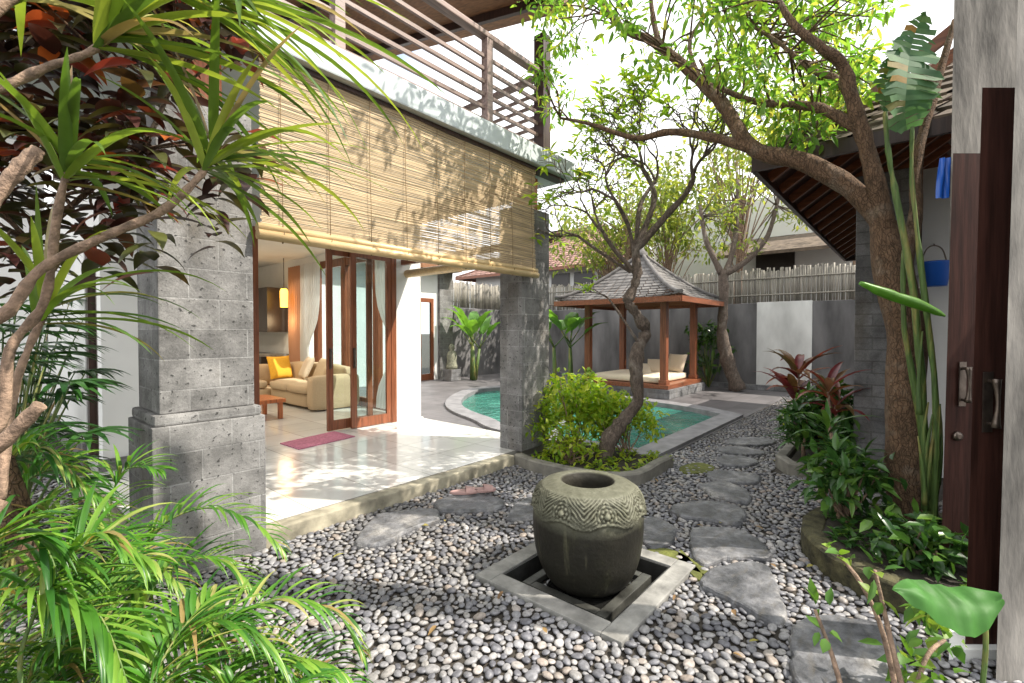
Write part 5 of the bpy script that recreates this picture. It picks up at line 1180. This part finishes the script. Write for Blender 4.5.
tuft(*ends[3], 20, 0.52, 0.026, R_*0.9, droop=(0.7, 1.5))
q = P(150, -40, 1.5); tuft(q, Vector((0.3, -0.2, 0.6)).normalized(), 24, 0.75, 0.034, R_*1.2 + Vector((0, 0, -0.3)), droop=(0.5, 1.2))
q = P(20, -20, 1.45); tuft(q, Vector((0.2, 0, 1)).normalized(), 18, 0.55, 0.032, R_*0.4)
hub2 = P(235, -5, 1.6); tuft(hub2, (RT*0.7 + Vector((0, 0, 0.3))).normalized(), 18, 0.72, 0.024, R_*1.0 + Vector((0, 0, -0.2)), droop=(0.5, 1.3)); stick([(150, -40, 1.5), (200, -25, 1.55), (235, -5, 1.6)], 0.012, 0.009)
tuft(ends[0][0], ends[0][1], 9, 0.72, 0.022, R_*1.1, droop=(0.6, 1.3))
# stalks of the two tufts that leave the picture at the top
stick([(-60, 60, 1.3), (40, -20, 1.42), (150, -40, 1.5)], 0.018, 0.011); stick([(-60, 40, 1.3), (20, -20, 1.45)], 0.018, 0.011)
# main stems down to the soil
for (px, py, t), r in (((-60, 330, 1.35), .022), ((-50, 100, 1.3), .02), ((-60, 460, 1.3), .022), ((0, 500, 1.4), .02), ((-40, 240, 1.2), .026), ((-30, 470, 1.2), .024), ((-60, 60, 1.3), .018), ((-60, 40, 1.3), .018)):
    a = P(px, py, t); sm.tube(cr([a, a.lerp(Vector((-0.2, 1.8, 0)), .5)+Vector((-.1, 0, 0.1)), Vector((-0.2+U(-.05, .05), 1.8+U(-.05, .05), -0.03))], 5), lerp_list([r, r*1.5], 11), 9, 0.2)
sm.build('stem', M['palebark'], dr); lm.build('leaves', M['strap'], dr)

# croton behind it
cro = thing('croton', 'dark red and green broad leaved croton above the first stone column base', 'shrub', (0.35, 2.75, 0)); sm = MB(); lm = MB()
root = Vector((0.35, 2.75, -0.03))
hub = [P(x, y, t) for x, y, t in ((-60, 300, 2.2), (30, 240, 2.25), (90, 190, 2.3), (140, 150, 2.3), (170, 90, 2.35), (60, 110, 2.3), (-20, 60, 2.2))]
sm.tube(cr([root, Vector((0.12, 2.7, 0.9)), hub[0], hub[1], hub[2], hub[3], hub[4]], 5), lerp_list([0.03, 0.022, 0.014, 0.01], 31), 8, 0.2)
sm.tube(cr([root, Vector((0.08, 2.75, 1.2)), hub[0] + Vector((0, 0, 0.3)), hub[5], hub[5]+Vector((0.1, 0, 0.4))], 5), lerp_list([0.026, 0.01], 21), 8, 0.2)
sm.tube(cr([root, Vector((0.02, 2.6, 1.3)), hub[6], hub[6]+Vector((0.15, 0, 0.5))], 5), lerp_list([0.026, 0.01], 16), 8, 0.2)
k0 = 0
while k0 < 125:
    x, y = U(-60, 250), U(-90, 245)
    if x > 60 and y > 235 - (x-60)*0.1: continue
    if x > 215 and y > 190: continue
    if 185 < x < 245 and 25 < y < 110: continue
    if noise.noise(Vector((x*0.018, y*0.018, 4.4))) < -0.3: continue
    if y > 180 and x < 140 and rnd.random() < 0.5: continue
    k0 += 1; c = P(x, y, U(1.95, 2.5)); hb = min(hub, key=lambda q: (q-c).length)
    sm.tube(cr([hb, hb.lerp(c, .5)+rdir()*0.06, c], 3), lerp_list([0.008, 0.004], 7), 5, 0.2, False)
    for k in range(10):
        a = 2.4*k; d = Vector((math.cos(a), math.sin(a), U(-0.4, 0.6))); lm.blade(c+Vector((0, 0, -0.025*k)), d, U(0.12, 0.22), U(0.05, 0.085), U(0.5, 1.5), 6, 0.12, 'ovate', U(-.4, .4))
sm.build('stem', M['bark'], cro); lm.build('foliage', M['croton'], cro)

# fan palm in the side passage
def fan_palm(label, base, n, h, m):
    t = thing('fan_palm', label, 'palm', base, 'dark fan palms in the side passage'); sm = MB(); lm = MB(); b = Vector(base)
    for i in range(n):
        a = U(0, 6.28); r = U(0.1, 0.5); c = b + Vector((math.cos(a)*r, math.sin(a)*r, h*U(0.3, 1))); sm.tube(cr([b+Vector((U(-.1, .1), U(-.1, .1), 0)), b.lerp(c, .6)+Vector((0, 0, .1)), c], 3), lerp_list([0.01, 0.004], 7), 5, 0, False)
        out = Vector((math.cos(a), math.sin(a), 0.1)); sd = out.cross(Vector((0, 0, 1)))
        for k in range(9):
            th = R(-80+20*k); lm.blade(c, out*math.cos(th)+sd*math.sin(th)+Vector((0, 0, 0.15)), U(0.26, 0.34), 0.04, 0.9, 5, 0.2, 'lance')
    sm.build('stem', M['greenstem'], t); lm.build('leaves', m, t)
fan_palm('dark fan palm nearest the villa corner in the side passage', (0.22, 4.9, -0.02), 34, 1.75, M['rhapis'])
fan_palm('dark fan palm at the left edge half way up the side passage', (0.1, 3.9, -0.02), 34, 1.7, M['rhapis'])
fan_palm('farthest dark fan palm at the end of the side passage', (0.45, 7.2, -0.02), 24, 1.9, M['rhapis'])

# areca palms
def frond_curve(sm, lm, pts, nl, ll, lw, bare=0.25):
    n = len(pts)-1; ds = [(pts[min(i+1, n)]-pts[max(i-1, 0)]).normalized() for i in range(n+1)]
    sm.tube(pts, lerp_list([0.010, 0.006, 0.002], n+1), 6)
    for k in range(nl):
        u = bare + (1-bare)*(k+0.5)/nl; x = u*n; i = min(n-1, int(x)); c = pts[i].lerp(pts[i+1], x-i); dd = ds[i]
        sd = dd.cross(Vector((0, 0, 1))); sd = sd.normalized() if sd.length > 1e-3 else RT.copy(); up = sd.cross(dd)
        w = (u-bare)/(1-bare); prof_ = math.sin(math.pi*min(1, 0.2+0.8*w**0.9))*0.75+0.3
        for s_ in (-1, 1):
            if rnd.random() < 0.05: continue
            lm.blade(c, sd*s_*(1.0-0.45*w) + dd*(0.45+0.6*w) + up*U(0.2, 0.55), ll*prof_*U(0.85, 1.1), lw*U(0.85, 1.15), U(0.7, 1.6), 7, 0.24, 'lance', U(-.25, .25))
def frond(sm, lm, base, d, L, droop, nl, ll, lw, bare=0.25):
    p = Vector(base); d = Vector(d).normalized(); n = 22; pts = [p.copy()]
    for i in range(n):
        u = i/n; d = (d + Vector((0, 0, -1))*droop*(0.25+1.5*u)/n).normalized(); p = p + d*L/n; pts.append(p.copy())
    frond_curve(sm, lm, pts, nl, ll, lw, bare)
def areca(label, base, fr_list, curves=(), ll=0.27, lw=0.015):
    t = thing('areca_palm', label, 'palm', base, 'feathery palms in the lower left corner'); sm = MB(); lm = MB(); b = Vector(base)
    for (d, L, dr_) in fr_list: frond(sm, lm, b+Vector((U(-.05, .05), U(-.05, .05), 0)), d, L, dr_, 30, ll, lw)
    for cv in curves:
        q = [P(*p) for p in cv]; pts = cr([b, b.lerp(q[0], 0.55)+Vector((0, 0, 0.06))] + q, 6); frond_curve(sm, lm, pts, 32, ll, lw, 2/(len(q)+1))
    sm.build('stem', M['greenstem'], t); lm.build('leaves', M['areca'], t)
def cd(r, f, u): return RT*r + FW*f + Vector((0, 0, u))
def fans(n, rr, ff, uu, LL, dd): return [(cd(U(*rr), U(*ff), U(*uu)), U(*LL), U(*dd)) for _ in range(n)]
areca('feathery palm filling the lower left corner nearest the viewer', (0.18, 1.55, -0.02), fans(4, (-0.5, 0.3), (0.0, 0.6), (0.5, 1.0), (0.7, 0.9), (1.6, 2.4)),
      [[(-30, 640, 1.35), (30, 590, 1.4), (95, 610, 1.4), (130, 690, 1.35)], [(20, 660, 1.35), (60, 570, 1.45), (100, 540, 1.5), (150, 560, 1.5)], [(-40, 600, 1.3), (-10, 540, 1.4), (40, 540, 1.45), (70, 610, 1.4)]], 0.30, 0.017)
areca('feathery palm reaching over the pebbles at the bottom of the picture', (0.42, 1.52, -0.02), fans(2, (-0.3, 0.3), (0.0, 0.5), (0.3, 0.6), (0.5, 0.6), (1.6, 2.4)),
      [[(170, 690, 1.55), (215, 630, 1.65), (275, 600, 1.75), (335, 612, 1.8), (362, 655, 1.8)], [(150, 680, 1.5), (190, 625, 1.55), (250, 630, 1.6), (300, 690, 1.6)], [(210, 700, 1.6), (270, 660, 1.7), (330, 665, 1.75), (365, 700, 1.75)]], 0.24, 0.014)
areca('feathery palm arching in front of the first column pedestal', (0.36, 2.4, -0.02), fans(4, (-0.4, 0.4), (-0.2, 0.5), (0.4, 1.0), (0.5, 0.75), (1.7, 2.6)),
      [[(135, 580, 2.3), (160, 528, 2.35), (205, 508, 2.4), (250, 520, 2.4), (282, 550, 2.4)], [(90, 590, 2.1), (115, 560, 2.1), (150, 560, 2.1), (185, 590, 2.1)], [(120, 560, 2.3), (110, 510, 2.35), (125, 470, 2.4), (160, 470, 2.4)], [(140, 600, 2.2), (175, 565, 2.25), (220, 560, 2.3), (255, 590, 2.3)]], 0.27, 0.015)
areca('feathery palm at the left picture edge under the bare branches', (0.08, 2.3, -0.02), fans(7, (-0.3, 0.4), (-0.3, 0.5), (0.6, 1.2), (0.6, 0.85), (1.6, 2.4)),
      [[(0, 560, 1.9), (20, 490, 1.95), (60, 470, 2.0), (105, 500, 2.0)], [(20, 560, 1.9), (50, 510, 1.95), (95, 520, 2.0), (130, 560, 2.0)], [(-20, 540, 1.8), (0, 470, 1.85), (35, 450, 1.9), (70, 470, 1.9)]], 0.28, 0.015)
